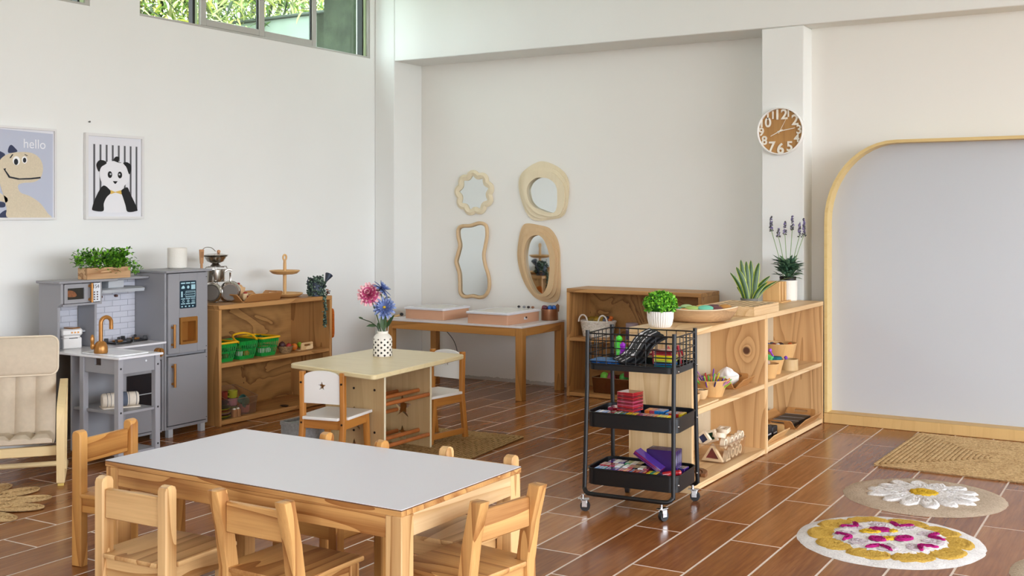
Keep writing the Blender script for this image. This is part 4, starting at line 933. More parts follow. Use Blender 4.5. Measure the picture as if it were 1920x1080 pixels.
# toy tea set on a tray
TRW = plain('tea_wood', 'd2aa7a', .5, var=.08, vs=15); RED = plain('strawberry_red', '9c2424', .45)
def tray(o, L, Wd, h, rot, label, mat):
    t = thing('serving_tray', label, 'tray', o, rot); out = h*.75
    part('tray_floor', MB().box(-L/2, L/2, -Wd/2, Wd/2, 0, .006, .002), mat, t)
    for k, (half, reach) in enumerate(((L/2, Wd/2), (Wd/2, L/2), (L/2, Wd/2), (Wd/2, L/2))):
        P = rpoly([(-half+.004, 0), (half-.004, 0), (half*.86, h*1.25), (-half*.86, h*1.25)], .012, 3)
        hole = rpoly([(-half*.42, h*.72), (half*.42, h*.72), (half*.40, h*1.05), (-half*.40, h*1.05)], .006, 2)
        part('tray_side', curve_mesh('tray_side', [P, hole] if k % 2 else [P], ext=.0028, mat=mat, M=RZ(90*k) @ TR(0, -reach, .003) @ RX(90+42)), None, t)
    return t
tray((-5.72, 5.825, bt), .36, .20, .055, 90, "brown wooden tray carrying the toy tea set on the bookcase", TRAYW["X"])
t = thing('toy_teapot', 'pale wooden toy teapot with red knob and handle on a tray', 'toy', (-5.735, 5.715, bt+.0075))
part('pot_body', MB().lathe([(0, 0), (.036, 0), (.038, .005), (.036, .088), (.033, .092), (0, .092)], n=28), TRW, t)
part('pot_lid', MB().lathe([(.026, .092), (.027, .098), (.02, .106), (0, .108)], n=24), TRW, t); part('knob', MB().ball((0, 0, .113), (.012, .012, .008), 12, 6), RED, t)
part('pot_handle', MB().tube([(0, -.034, .025), (0, -.062, .035), (0, -.062, .07), (0, -.034, .078)], .007, 8), RED, t)
part('spout', MB().tube([(0, .034, .05), (0, .052, .066), (0, .058, .085)], [.010, .008, .007], 8), TRW, t)
t = thing('toy_egg_cup', 'small wooden toy egg painted with a strawberry at the tray corner', 'toy', (-5.64, 5.685, bt+.0075))
part('body', MB().lathe([(0, 0), (.012, 0), (.02, .018), (.022, .04), (.018, .05), (0, .052)], n=20), plain('egg_cream', 'd9bd90', .5), t); part('cap', MB().ball((0, 0, .054), (.015, .015, .008), 12, 6), RED, t)
part('strawberry', MB().ball((.0215, .0, .03), (.003, .006, .010), 10, 6), RED, t)
t = thing('toy_cone', 'pink-tan wooden toy bowl leaning in the tray behind the egg', 'toy', (-5.67, 5.745, bt+.0075)); part('cone', MB().lathe([(0, 0), (.012, 0), (.034, .045), (.03, .047), (0, .01)], n=20), TRW, t); part('rim', MB().lathe([(.034, .0452), (.035, .048), (.03, .048)], n=20), plain('cone_rim', 'c79a74', .5), t)
# two-tier stand
t = thing('tiered_stand', 'two-tier wooden cake stand with a ring handle on the bookcase', 'stand', (-5.745, 6.19, bt))
for z, r in ((0, .135), (.165, .112)): part('tier', MB().lathe([(0, z+.004), (r*.55, z), (r*.8, z+.006), (r, z+.026), (r*.97, z+.030), (r*.78, z+.014), (0, z+.012)], n=36), BAMBOO['X'], t)
part('post', MB().lathe([(.012, .0125), (.013, .16), (.012, .24), (.010, .272), (0, .274)], n=16), BAMBOO['Z'], t)
part('ring_handle', MB().tube([(0, .017*math.cos(a), .288+.020*math.sin(a)) for a in [2*PI*i/18 for i in range(18)]], .007, 8, True), BAMBOO['Z'], t)
# watering can with trailing succulent
random.seed(5)
DK = plain('dark_blue_metal', '343c4a', .5, metal=.4); SUC = [plain('succulent_green', '38503f', .6), plain('succulent_pale', '6e8672', .6), plain('succulent_dark', '22332a', .6)]
t = thing('watering_can', 'dark watering can planted with a trailing succulent at the bookcase right end', 'plant', (-5.615, 6.385, bt))
part('can_body', MB().lathe([(0, 0), (.05, 0), (.05, .095), (.047, .1), (.045, .095), (.045, .02), (0, .02)], n=28), DK, t)
part('spout', MB().tube([(0, .045, .03), (0, .085, .07), (.0, .12, .115)], [.011, .009, .008], 10), DK, t); part('rose', MB().tube([(0, .112, .105), (0, .145, .15)], [.009, .03], 18), DK, t)
part('can_handle', MB().tube(spath([(0, -.048, .04), (0, -.085, .075), (0, -.095, .11), (0, -.075, .135), (0, -.046, .13), (0, -.035, .1)], 4), .0035, 6), DK, t)
b = MB()
def pearls(p, n, s): 
    for _ in range(n): b.ball(p+Vector((random.gauss(0, s), random.gauss(0, s), random.gauss(0, s))), random.uniform(.005, .008), 6, 4, random.choice((0, 0, 1, 2)))
for q in range(90):
    a = random.uniform(0, 2*PI); z = random.uniform(.01, .135); r = .054 if z < .1 else random.uniform(0, .05)
    if abs(a-PI*.1) < .35 and z > .04: continue
    pearls(Vector((r*math.cos(a), r*math.sin(a), z)), 6, .008)
for i in range(40): pearls(Vector((.074+random.gauss(0, .003), .012+random.gauss(0, .004), .012-.006*i)), 3, .005)
for i in range(5): pearls(Vector((.05+.006*i, .012, .06-.01*i)), 3, .006)
part('succulent', b, SUC, t, stuff=True)
t = thing('dried_sprig', 'tiny reddish dried sprig at the bookcase right corner', 'plant', (-5.575, 6.462, bt)); b = MB()
for q in range(26): b.ball(Vector((random.gauss(0, .008), random.gauss(0, .012), random.uniform(.004, .035))), .005, 6, 4, random.choice((0, 1)))
part('berries', b, [plain('berry_brown', '6d3a2c', .6), SUC[2]], t, stuff=True); part('cap', MB().ball((0, .0, .042), (.012, .014, .005), 10, 6), plain('berry_tan', 'a8795a', .6), t)
single('orange_cloth', MB().prism(smooth([(-.03, -.10), (.03, -.11), (.035, 0), (.03, .09), (.0, .1), (-.03, .08), (-.035, 0)], 4), 0, .015, Matrix(((1, 0, 0, 0), (0, 0, 1, 0), (0, 1, 0, 0), (0, 0, 0, 1))), b=.004), fibre('orange_knit', 'c46a2a', '9a4a18', 80), 'orange knitted cloth hanging on the right side of the bookcase', 'cloth', (-5.575, 6.4925, .60))
# green shopping baskets
random.seed(8)
BG = plain('basket_green', '0f8a35', .35); BY = plain('basket_yellow', 'eeb41c', .35)
TOYC = [plain('toy_white', 'e6e2da', .5), plain('toy_orange', 'd9702a', .5), plain('toy_green', '5c9a3c', .5), plain('toy_brown', '6d4429', .5), plain('toy_red', 'a8322a', .5), plain('toy_yellow', 'e2b53a', .5)]
def basket(y, label, up):
    t = thing('shopping_basket', label, 'basket', (-5.70, y, .4125), 0, 'green toy shopping baskets'); L, D, H = .085, .115, .125   # y half, x half
    R = lambda s, z: [(x*s*(.80+.20*z/H), yy*s*(.80+.20*z/H), z) for x, yy in rrect(-D, D, -L, L, .015, 2)]
    b = MB()
    part('base', MB().prism([p[:2] for p in R(1, 0)], 0, .006), BG, t)
    for z, h in ((.006, .018), (.058, .010), (.098, .027)):
        lo, hi = R(1, z), R(1, z+h); li, hi2 = R(.965, z), R(.965, z+h); n = len(lo); vs = lo+hi+hi2+li
        b.add(vs, [(r*n+i, r*n+(i+1) % n, ((r+1) % 4)*n+(i+1) % n, ((r+1) % 4)*n+i) for i in range(n) for r in range(4)])
    for i in range(9):
        yy = -L*.9+L*1.8*i/8
        for sx in (-1, 1): b.tube([(sx*D*.79, yy*.80, .01), (sx*D*.98, yy*.99, H-.01)], .0035, 4)
    for i in range(11):
        xx = -D*.92+D*1.84*i/10
        for sy in (-1, 1): b.tube([(xx*.80, sy*L*.79, .01), (xx*.99, sy*L*.98, H-.01)], .0035, 4)
    part('lattice', b, BG, t)
    if up: part('grip', MB().tube(spath([(.10, -L, H-.005), (.06, -L-.004, H+.012), (.0, -L*.5, H+.035), (.0, L*.6, H+.043), (.05, L, H+.03), (.10, L, H)], 4), .0075, 8), BY, t, label='yellow carrying handle')
    else: part('grip', MB().tube([(x*1.03, yy*1.03, H+.004) for x, yy in rrect(-D, D, -L, L, .015, 3)], .0075, 8, True), BY, t, label='yellow folded handle')
    return t
def food(x, y, z, r, m, label, kind='toy_fruit', sq=1.0, stalk=False):
    t = thing(kind, label, 'toy food', (x, y, z)); part('flesh', MB().ball((0, 0, r*sq), (r, r, r*sq), 14, 10), m, t, sharp=80)
    part('stalk', MB().cyl((0, 0, 2*r*sq-.002), (0, 0.001, 2*r*sq+.004), .002, 6), SUC[2], t); return t
names = ('green basket with yellow rim cut by the bookcase left side', 'green basket in the middle with its yellow handle raised', 'green basket with yellow rim, rightmost of three')
for i, y in enumerate((5.475, 5.672, 5.882)):
    basket(y, names[i], i == 1)
    for j, (dx, dy, z, r, m) in enumerate(((.045, -.03, .0065, .027, 0), (.045, .035, .0065, .024, (3, 1, 0)[i]), (-.03, -.025, .0065, .026, 2), (-.03, .035, .0065, .025, (4, 0, 5)[i]), (.0, .0, .06, .026, (0, 2, 2)[i]))):
        food(-5.70+dx, y+dy, .4125+z, r, TOYC[m], f'{("white", "orange", "green", "brown", "red", "yellow")[m]} toy food {("low at the front left", "low at the front right", "low at the back left", "low at the back right", "uppermost")[j]} in the {("left", "middle", "right")[i]} green basket')
for dx, dy, w in ((-.02, -.03, 'left'), (-.03, .04, 'right')): food(-5.70+dx, 5.882+dy, .4125+.098, .018, plain('toy_deep_green', '1f5a2a', .5), f'dark green toy vegetable showing over the right basket rim, {w} one', 'toy_vegetable')
t = thing('wicker_bowl', 'small wicker bowl of dark fruit right of the green baskets', 'bowl', (-5.62, 6.06, .4125)); WK = fibre('wicker_tan', 'a58660', '5a4630', 90, .8)
part('bowl', MB().lathe([(0, 0), (.035, 0), (.05, .025), (.056, .045), (.052, .046), (.045, .024), (0, .01)], n=24), WK, t); part('rim', MB().tube([(.055*math.cos(a), .055*math.sin(a), .046) for a in [2*PI*i/24 for i in range(24)]], .004, 6, True), WK, t)
food(-5.635, 6.045, .445, .024, plain('plum_dark', '4a2a28', .5), 'dark plum heaped in the small wicker bowl'); food(-5.61, 6.085, .440, .02, TOYC[4], 'dark red fruit at the right of the wicker bowl')
food(-5.665, 6.20, .4125, .026, plain('orange_fruit', 'd0711f', .5), 'orange standing in front of the shelf right side', 'toy_orange'); food(-5.70, 6.30, .4195, .021, plain('apple_green', '84b62c', .45), 'green apple behind the handled wooden board', 'toy_apple')
t = thing('handled_board', 'pale wooden board with a slot handle leaning on the bookcase middle shelf', 'board', (-5.60, 6.27, .4125))
part('board', curve_mesh('board', [rpoly([(-.07, 0), (.06, 0), (.085, .055), (-.04, .055)], .012, 3), rpoly([(-.02, .028), (.045, .028), (.05, .042), (-.015, .042)], .005, 2)], ext=.004, mat=PALE['Y'], M=WALLX(0, 0, .002) @ RX(-25)), None, t)
part('base', MB().box(-.07, -.006, -.07, .06, 0, .006, .002), PALE['Y'], t)
# plates, salt shakers and the clear bin with cups
t0 = .0345; PL = [('c3a44a', 'mustard'), ('5e6a3a', 'moss green'), ('d9d04a', 'lemon'), ('6a3a2c', 'maroon'), ('d8b3ac', 'pink'), ('c6cc46', 'lime'), ('8a3c2c', 'rust'), ('5d6152', 'slate green')]
for i, (c, nm) in enumerate([PL[j] for j in (1, 2, 3, 4, 0, 6, 5, 7)]):
    p = thing('toy_plate', f'{nm} toy plate in the stack at the bookcase bottom left, ' + ('lowest', 'second from the bottom', 'third from the bottom', 'fourth from the bottom', 'fourth from the top', 'third from the top', 'second from the top', 'topmost')[i], 'plate', (-5.635, 5.455, t0+.0095*i), 0, 'stacked toy plates')
    part('plate', MB().lathe([(0, 0), (.045, 0), (.062, .009), (.064, .0115), (.060, .011), (.044, .004), (0, .003)], n=32), plain('plate_'+nm.replace(' ', '_'), c, .4), p)
for i, y in enumerate((5.525, 5.56)):
    t = thing('toy_shaker', 'wooden toy shaker with a white cap, ' + ('left', 'right')[i]+' of two by the plates', 'shaker', (-5.585, y, t0), 0, 'wooden toy shakers')
    part('body', MB().prism(rrect(-.016, .016, -.015, .015, .005, 2), 0, .052), plain('shaker_wood', 'a87a52', .5, var=.1), t); part('cap', MB().ball((0, 0, .055), (.012, .012, .008), 12, 6), plain('toy_white', 'e6e2da', .5), t)
t = thing('clear_bin', 'clear plastic bin of toy cups on the bookcase bottom shelf', 'bin', (-5.70, 5.60, t0)); CL = clear('clear_plastic', 'f8f2ea', .03)
P0, P1 = rrect(-.105, .115, -.115, .135, .015, 3), rrect(-.115, .125, -.125, .15, .015, 3); n = len(P0)
vs = [(*p, .002) for p in P0]+[(*p, .175 if p[0] < 0 else .12) for p in P1]+[(*p, .175 if p[0] < 0 else .12) for p in offset(P1, -.003)]+[(*p, .005) for p in offset(P0, -.003)]
part('bin_wall', MB().add(vs, [(r*n+i, r*n+(i+1) % n, (r+1)*n+(i+1) % n, (r+1)*n+i) for i in range(n) for r in range(3)]+[tuple(range(n)), tuple(range(3*n, 4*n))]), CL, t)
part('bin_rim', MB().tube([(p[0], p[1], .1765 if p[0] < 0 else .1215) for p in P1], .002, 5, True), plain('bin_edge', '9a7c62', .2), t)
def cup(x, y, z, c, nm, label, M=None, hd=True, r=.034, h=.052):
    t = thing('toy_cup', label, 'cup', (x, y, z), 0, 'toy cups in the clear bin'); A = M or Matrix.Identity(4)
    part('bowl', MB().lathe([(0, 0), (r*.78, 0), (r*.9, h*.1), (r, h), (r*.93, h), (r*.82, h*.15), (0, h*.1)], n=24, M=A), plain('cup_'+nm.replace(' ', '_'), c, .4), t)
    if hd: part('cup_handle', MB().tube([A @ Vector(p) for p in ((0, -r*.9, h*.2), (0, -r*1.5, h*.35), (0, -r*1.5, h*.75), (0, -r*.95, h*.85))], .005, 8), plain('cup_'+nm.replace(' ', '_'), c, .4), t)
cup(-5.655, 5.690, t0+.006, 'c5888c', 'pink', 'pink toy bowl standing lowest at the right of the clear bin', hd=False, r=.038, h=.05)
cup(-5.645, 5.700, t0+.075, '4f7d72', 'teal', 'teal toy cup tipped over on the pink bowl', RX(58) @ RZ(30))
cup(-5.68, 5.605, t0+.006, '7a7a3c', 'olive', 'olive toy cup at the bottom middle of the clear bin', hd=False)
cup(-5.68, 5.605, t0+.0595, 'b47f98', 'mauve', 'mauve toy cup under the lime cup')
cup(-5.68, 5.605, t0+.1125, 'a9a832', 'lime', 'lime toy cup on top of the mauve cup')
cup(-5.69, 5.525, t0+.006, '5a4a3c', 'umber', 'umber toy cup hidden behind the toy plates', hd=False)
cup(-5.69, 5.525, t0+.0595, '5c4f55', 'plum', 'plum toy cup under the red cup')
cup(-5.69, 5.525, t0+.1125, '8e3626', 'brick', 'brick red toy cup topmost at the left of the clear bin')
single('spoon_rest', MB().lathe([(0, 0), (.018, 0), (.026, .008), (.023, .009), (0, .004)], n=20, sx=1.4), plain('spoon_brown', '3c2a20', .5), 'small dark dish at the right of the bookcase bottom shelf', 'dish', (-5.60, 6.03, t0))
# ================================================================ BLACK TROLLEY AND ITS LOAD
random.seed(21)
TB = plain('trolley_black', '0d0e10', .4); CHR = plain('chrome', 'c8c8c8', .15, metal=1)
TX, TY, TROT = -2.315, 4.975, 5
t = thing('utility_trolley', 'black three-tier wheeled trolley with a wire top basket in front of the shelves', 'trolley', (TX, TY, 0), TROT)
A, B = .222, .150
def deep_tray(z0, z1, a, b, name):
    P = rrect(-a, a, -b, b, .045, 6); Q = offset(P, -.004); m = MB().ring(P, Q, z0, z1); m.prism(Q, z0, z0+.004)
    tr = part(name, m, TB, t); part('rolled_rim', MB().tube([(x, y, z1) for x, y in offset(P, .001)], .004, 6, True), TB, tr)
deep_tray(.113, .188, A+.006, B, 'lower_tray'); deep_tray(.388, .457, A+.006, B, 'middle_tray'); deep_tray(.662, .690, A, B, 'upper_tray')
for sx in (-1, 1):
    for sy in (-1, 1):
        yt, yb2 = sy*(B+.008), sy*(B+.034); x = sx*(A-.006)
        P = [(x, yt, .85), (x, (yt*2+yb2)/3, .55), (x+sx*.004, yb2, .14), (x+sx*.002, yb2+sy*.006, .10), (x-sx*.015, yb2+sy*.016, .083), (x-sx*.05, yb2+sy*.02, .080)]
        part('post', MB().tube(spath(P, 4), .0105, 10), TB, t)
    for z in (.15, .42, .675): 
        for sy in (-1, 1): part('bolt', MB().ball((sx*(A+.009), sy*(B-.008), z), .005, 8, 6), CHR, t)
for sy in (-1, 1):
    yb2 = sy*(B+.054); part('foot_bar', MB().tube([(-A+.054, yb2, .080), (A-.054, yb2, .080)], .0105, 10), TB, t)
wire = MB()
for z in (.834, .802, .768, .735, .702): wire.tube([(x, y, z) for x, y in rrect(-A-.002, A+.002, -B-.002, B+.002, .03, 4)], .0026 if z < .83 else .0036, 5, True)
for i in range(1, 9):
    x = -A+2*A*i/9
    for sy in (-1, 1): wire.tube([(x, sy*(B+.002), .69), (x, sy*(B+.002), .834)], .0022, 5)
for i in range(1, 6):
    y = -B+2*B*i/6
    for sx in (-1, 1): wire.tube([(sx*(A+.002), y, .69), (sx*(A+.002), y, .834)], .0022, 5)
part('wire_rail', wire, TB, t)
for x, y, a in ((-.205, -.215, 20), (.185, -.222, 60), (.205, .195, 10), (-.150, .205, 100)):
    M = TR(x, y) @ RZ(a); w = part('castor', MB().tube([M @ Vector((0, -.010, .024)), M @ Vector((0, .010, .024))], .0235, 20), plain('castor_black', '1c1c1e', .5), t)
    f = MB().cyl(M @ Vector((-.012, 0, .05)), M @ Vector((-.012, 0, .078)), .007, 10)
    f.box(-.016, .010, -.016, -.0105, .02, .056, .002, M=M).box(-.016, .010, .0105, .016, .02, .056, .002, M=M).box(-.02, .010, -.016, .016, .05, .056, .001, M=M).box(-.034, .02, -.012, .012, .056, .060, .001, M=M @ RX(0))
    part('castor_fork', f, CHR, w)
def tr(x, y, z): v = TR(TX, TY) @ RZ(TROT) @ Vector((x, y, z)); return (v.x, v.y, v.z)
MT = {}
for n, c in dict(red='9e1824', crimson='6e1020', blue='1f6fb5', navy='1f2c5a', purple='4a2a86', green='2f9a5a', yellow='e3c61f', lime='a8c83a', orange='d9702a', teal='1f7f8f', pink='a83e58', charcoal='23262c', white='dfe3e6').items():
    MT[n] = plain('glossy_tile_'+n, c, .12, spec=.6, coat=.5)
GT = 'stacks of glossy magnetic tiles on the trolley'
def stack(loc, sx, sy, layers, h, label, rot=0, M=None, axis='z'):      # layers: list of colours from the base, one slab each
    t = thing('magnetic_tile_stack', label, 'toy tiles', tr(*loc), TROT+rot, GT)
    A = M or Matrix.Identity(4)
    for i, c in enumerate(layers):
        if axis == 'z': m = MB().box(-sx/2, sx/2, -sy/2, sy/2, i*h+.0003, (i+1)*h-.0003, .0016, M=A)
        else: m = MB().box(-sx/2+i*sx/len(layers)+.0003, -sx/2+(i+1)*sx/len(layers)-.0003, -sy/2, sy/2, 0, h, .0016, M=A)
        part('tile', m, MT[c], t)
    return t
# top basket
zt = .6665
t = thing('clear_box', 'flat translucent blue plastic box at the left of the trolley top', 'box', tr(-.145, -.075, zt), TROT)
part('box_shell', MB().box(-.07, .07, -.055, .055, 0, .030, .006), clear('blue_plastic', '2f78c8', .55), t); part('box_lid', MB().box(-.072, .072, -.057, .057, .0305, .040, .004), clear('blue_lid', '6a9fd8', .5), t)
for x in (-.03, .03): part('latch', MB().box(x-.008, x+.008, -.060, -.0575, .02, .036, .001), plain('latch_blue', '2a62b8', .3), t)
GRN = plain('neon_green', '4fd23a', .35)
t = thing('green_toy_dinosaur', 'bright green toy animal standing behind the blue box on the trolley top', 'toy', tr(-.085, .035, zt))
part('body', MB().tube(spath([(-.055, 0, .055), (-.035, 0, .05), (.005, 0, .055), (.04, 0, .045), (.065, 0, .03)], 4), [.022, .026, .028, .03, .032, .033, .034, .033, .032, .03, .026, .022, .018, .014, .011, .009, .007], 12), GRN, t, sharp=80)
part('neck', MB().tube(spath([(-.045, 0, .05), (-.055, 0, .085), (-.052, 0, .12), (-.04, -.005, .13)], 4), .015, 10).ball((-.045, -.008, .128), (.018, .014, .013), 10, 8), GRN, t, sharp=80)
for x in (-.035, .04):
    for y in (-.014, .014): part('leg', MB().cyl((x, y, .0), (x, y, .045), .010, 10), GRN, t)
t = thing('purple_toy_block', 'upright purple stacking toy in the trolley top basket', 'toy', tr(-.078, -.052, zt+.0405))
for i in range(4): part('segment', MB().box(-.012, .012, -.012, .012, i*.019, i*.019+.0185, .004), plain('neon_purple', '9a2ac0', .3), t)
part('peg', MB().cyl((0, 0, .0762), (0, 0, .082), .006, 10), plain('neon_purple', '9a2ac0', .3), t)
# bendy toy road, three sections piled up
ROAD = plain('road_rubber', '1b1c20', .6); RW = plain('road_marking', 'e6e6ea', .6)
def road(k):
    t = thing('toy_road', f'black flexible toy road with white lane markings, {("top", "middle", "bottom")[k]} of three piled sections', 'toy road', tr(0, 0, 0), TROT, 'flexible toy road sections')
    N = 24; base = Vector((-.075, -.120, .701)); E = Vector((.055, .04, .838)); off = Vector((.014, .012, -.013))*k
    up = Vector((-.28, -.62, .73)).normalized(); run = (E-base); run = (run-up*run.dot(up)).normalized(); side = run.cross(up).normalized()
    def P(u, w, h):
        s = .5-.5*math.cos(PI*u); c = base+off+(E-base)*u+side*(.020*math.sin(2*PI*u))
        return c+side*w+up*h
    def band(w0, w1, u0, u1, h0, h1, n=N):
        vs = []; 
        for i in range(n+1):
            u = u0+(u1-u0)*i/n; vs += [P(u, w0, h0), P(u, w1, h0), P(u, w1, h1), P(u, w0, h1)]
        return vs, [(i*4+j, i*4+(j+1) % 4, i*4+4+(j+1) % 4, i*4+4+j) for i in range(n) for j in range(4)]+[(0, 1, 2, 3), (4*n+3, 4*n+2, 4*n+1, 4*n)]
    part('road_slab', MB().add(*band(-.042, .042, 0, 1, 0, .010)), ROAD, t)
    if k == 0:
        for w in (-.027, .027): part('lane_line', MB().add(*band(w-.0022, w+.0022, .02, .98, .0101, .0106)), RW, t)
        for i in range(9): part('dash', MB().add(*band(-.0018, .0018, .04+.108*i, .04+.108*i+.045, .0101, .0106, 3)), RW, t)
        for u, w in ((.22, -.027), (.24, .027), (.78, -.027), (.80, .027)): part('arrow_mark', MB().add(*band(w-.009, w+.009, u, u+.045, .0101, .0106, 3)), RW, t)
    else: part('slab_edge', MB().add(*band(-.0425, -.042, 0, 1, .002, .008)), plain('road_edge', '2c2d32', .6), t)
for k in range(3): road(k)
stack((.150, -.085, zt), .088, .082, ['charcoal', 'teal', 'navy', 'teal', 'blue', 'charcoal', 'lime', 'yellow', 'lime', 'yellow', 'red', 'crimson', 'red'], .0078, 'square stack of red, yellow and blue glossy tiles at the trolley top right')
RZG = plain('zigzag_red', 'a82432', .3)
t = thing('red_plastic_toy', 'red openwork plastic toy behind the road pieces in the trolley top', 'toy', tr(.11, .07, zt+.006))
part('zigzag', MB().tube([(-.07, 0, 0), (-.05, .01, .07), (-.02, .02, .03), (.0, 0, .09), (.03, .02, .04), (.05, .0, .10), (.06, .02, .0)], .006, 8), RZG, t)
part('zigzag', MB().tube([(-.06, .03, .02), (.0, .03, .06), (.04, .04, .085), (.065, .03, .05)], .006, 8), RZG, t)
t = thing('red_plastic_toy', 'red plastic toy peeking out left of the road pieces in the trolley top', 'toy', tr(-.005, .105, zt+.006)); part('zigzag', MB().tube([(-.05, 0, 0), (-.045, .01, .07), (-.01, 0, .085), (.02, .01, .06), (.03, 0, .0)], .006, 8), RZG, t); part('bar', MB().tube([(-.045, .01, .04), (.02, .01, .045)], .005, 8), RZG, t)
# middle tray
zm = .3925
x = -.192
for cols, w, lab in ((['blue', 'white', 'blue', 'blue'], .060, 'pale blue tile bundle at the front left of the middle trolley tray'), (['crimson', 'red'], .036, 'dark red tile bundle second from the left in the middle tray front row'),
                     (['green', 'white', 'green', 'teal'], .056, 'green tile bundle third from the left in the middle tray front row'), (['yellow', 'yellow', 'lime', 'yellow'], .056, 'yellow tile bundle in the middle of the middle tray front row'),
                     (['crimson', 'purple', 'pink'], .052, 'crimson and purple tile bundle right of the yellow one in the middle tray'), (['pink', 'purple', 'orange'], .046, 'pink and orange tile bundle in the middle tray front row'), (['yellow', 'lime', 'yellow', 'yellow'], .06, 'yellow tile bundle at the front right of the middle trolley tray')):
    stack((x+w/2, -.105, zm), w-.004, .07, cols, .066, lab, axis='x'); x += w
for cols, xx, w, lab in ((['pink', 'red', 'pink', 'blue'], -.13, .11, 'pink and red tile bundle at the back left of the middle trolley tray'), (['orange', 'pink', 'blue', 'blue'], .055, .10, 'orange and blue tile bundle behind the red cube in the middle tray'), (['blue', 'red', 'blue', 'red', 'yellow'], .165, .085, 'blue and red tile bundle at the back right of the middle tray')):
    stack((xx, .06 if xx < .1 else .02, zm), w, .075, cols, .064, lab, axis='x')
stack((-.05, -.025, zm), .085, .07, ['navy', 'pink', 'purple', 'navy'], .066, 'dark tile bundle hidden under the red cube of tiles', axis='x')
stack((-.05, -.025, zm+.0665), .092, .092, ['red', 'crimson', 'red', 'pink', 'crimson', 'pink', 'crimson', 'red', 'crimson', 'red', 'red'], .0083, 'tall red cube of stacked glossy tiles in the middle trolley tray', rot=-12)
# lower tray
zl = .1175; x = -.192
for cols, w, lab in ((['blue', 'blue', 'teal'], .055, 'blue tile bundle at the front left of the lowest trolley tray'), (['purple', 'navy', 'purple', 'purple'], .062, 'purple tile bundle second from the left in the lowest tray front row'), (['pink', 'red', 'orange', 'pink'], .06, 'pink and orange tile bundle third from the left in the lowest tray'),
                     (['blue', 'red'], .028, 'narrow blue and red tile bundle in the middle of the lowest tray front'), (['red', 'purple', 'red'], .055, 'red and purple tile bundle in the lowest tray front row'), (['yellow', 'green', 'yellow'], .055, 'yellow and green tile bundle in the lowest tray front row'), (['charcoal', 'navy', 'charcoal', 'red'], .065, 'charcoal tile bundle at the front right of the lowest trolley tray')):
    stack((x+w/2, -.110, zl), w-.004, .06, cols, .073, lab, axis='x'); x += w
for cols, xx, yy, w, lab in ((['red', 'red', 'pink', 'white'], -.14, -.035, .105, 'red and pink tile bundle in the second row of the lowest tray'), (['white', 'pink', 'charcoal', 'white', 'pink'], -.01, -.035, .13, 'white and pink tile bundle in the second row of the lowest tray'),
                             (['purple', 'white', 'purple'], -.14, .045, .08, 'violet and white tile bundle at the back left of the lowest tray'), (['green', 'white', 'charcoal'], -.05, .045, .085, 'green and white tile bundle at the back of the lowest tray'), (['purple', 'navy', 'purple'], .185, .05, .05, 'purple tile bundle at the back right of the lowest tray')):
    stack((xx, yy, zl), w, .066, cols, .075, lab, axis='x')
PUR = plain('purple_box', '3a2352', .2, spec=.6)
t = thing('purple_tile_box', 'big dark purple stack of large tiles at the right of the lowest trolley tray', 'toy tiles', tr(.095, .055, zl), TROT)
for i in range(6): part('tile', MB().box(-.075, .075, -.045+.015*i, -.0305+.015*i, 0, .155, .002), plain('big_tile_purple', '2a1845', .15, spec=.6) if i % 2 else plain('big_tile_violet', '372058', .15, spec=.6), t)
t = thing('magnetic_tile_stack', 'slanting red and purple tile stack leaning against the purple stack', 'toy tiles', tr(.045, -.03, zl+.072), TROT, GT)
for i in range(5): part('tile', MB().box(-.075, .075, -.04, .035, .004*i, .004*i+.0037, .001, M=TR(.0, 0, .03) @ RY(32)), MT[('purple', 'crimson', 'purple', 'red', 'purple')[i]], t)
t = thing('red_toy_tube', 'glossy red rounded toy lying at the front right corner of the lowest tray', 'toy', tr(.19, -.105, zl+.05)); part('tube', MB().tube([(-.04, -.02, .02), (-.01, -.01, .026), (.02, .01, .03)], .013, 10), MT['red'], t, sharp=80); part('tip', MB().ball((.026, .014, .031), .0135, 10, 8), MT['red'], t)

# ================================================================ DIVIDER SHELVES: what stands on and in them
zt = .8205
t = thing('ribbed_pot_plant', 'round green leafy ball in a white ribbed pot on the shelf end', 'plant', (-2.405, 5.395, zt))
b = MB(); n = 96; prof = [(.0, 0), (.052, 0), (.060, .012), (.068, .045), (.069, .082), (.064, .082), (.060, .05), (0, .045)]
vs = []
for i, (r, z) in enumerate(prof):
    for k in range(n): rr = r*(1-.07*(k % 3 == 0)) if 1 < i < 5 and z < .078 else r; a = 2*PI*k/n; vs.append((rr*math.cos(a), rr*math.sin(a), z))
b.add(vs, [(i*n+k, i*n+(k+1) % n, (i+1)*n+(k+1) % n, (i+1)*n+k) for i in range(len(prof)-1) for k in range(n)])
def ribmat():
    t = NT('ribbed_ceramic'); t.p.inputs['Base Color'].default_value = lin('e6e0d8'); t.p.inputs['Roughness'].default_value = .6; return t.mat
part('pot', b, ribmat(), t, sharp=20); part('soil', MB().cyl((0, 0, .06), (0, 0, .072), .058, 20), plain('soil', '2b221a', .95), t)
b = MB(); LB = [plain('bush_bright', '86c832', .5), plain('bush_mid', '4f9a1e', .5), plain('bush_deep', '2a6410', .5)]
for q in range(560):
    v = Vector((random.gauss(0, 1), random.gauss(0, 1), random.gauss(.15, 1))).normalized()
    if v.z < -.45: continue
    p = Vector((0, 0, .115))+Vector((v.x*.078, v.y*.078, v.z*.062))*random.uniform(.8, 1.06)
    for r in range(4): b.leaf(p, (v+Vector((random.gauss(0, .6), random.gauss(0, .6), random.gauss(0, .6)))).normalized(), v, random.uniform(.012, .02), random.uniform(.008, .012), .2, random.choice((0, 0, 0, 1, 1, 2)))
b.ball((0, 0, .112), (.062, .062, .05), 14, 10, 2)
part('foliage', b, LB, t, stuff=True)
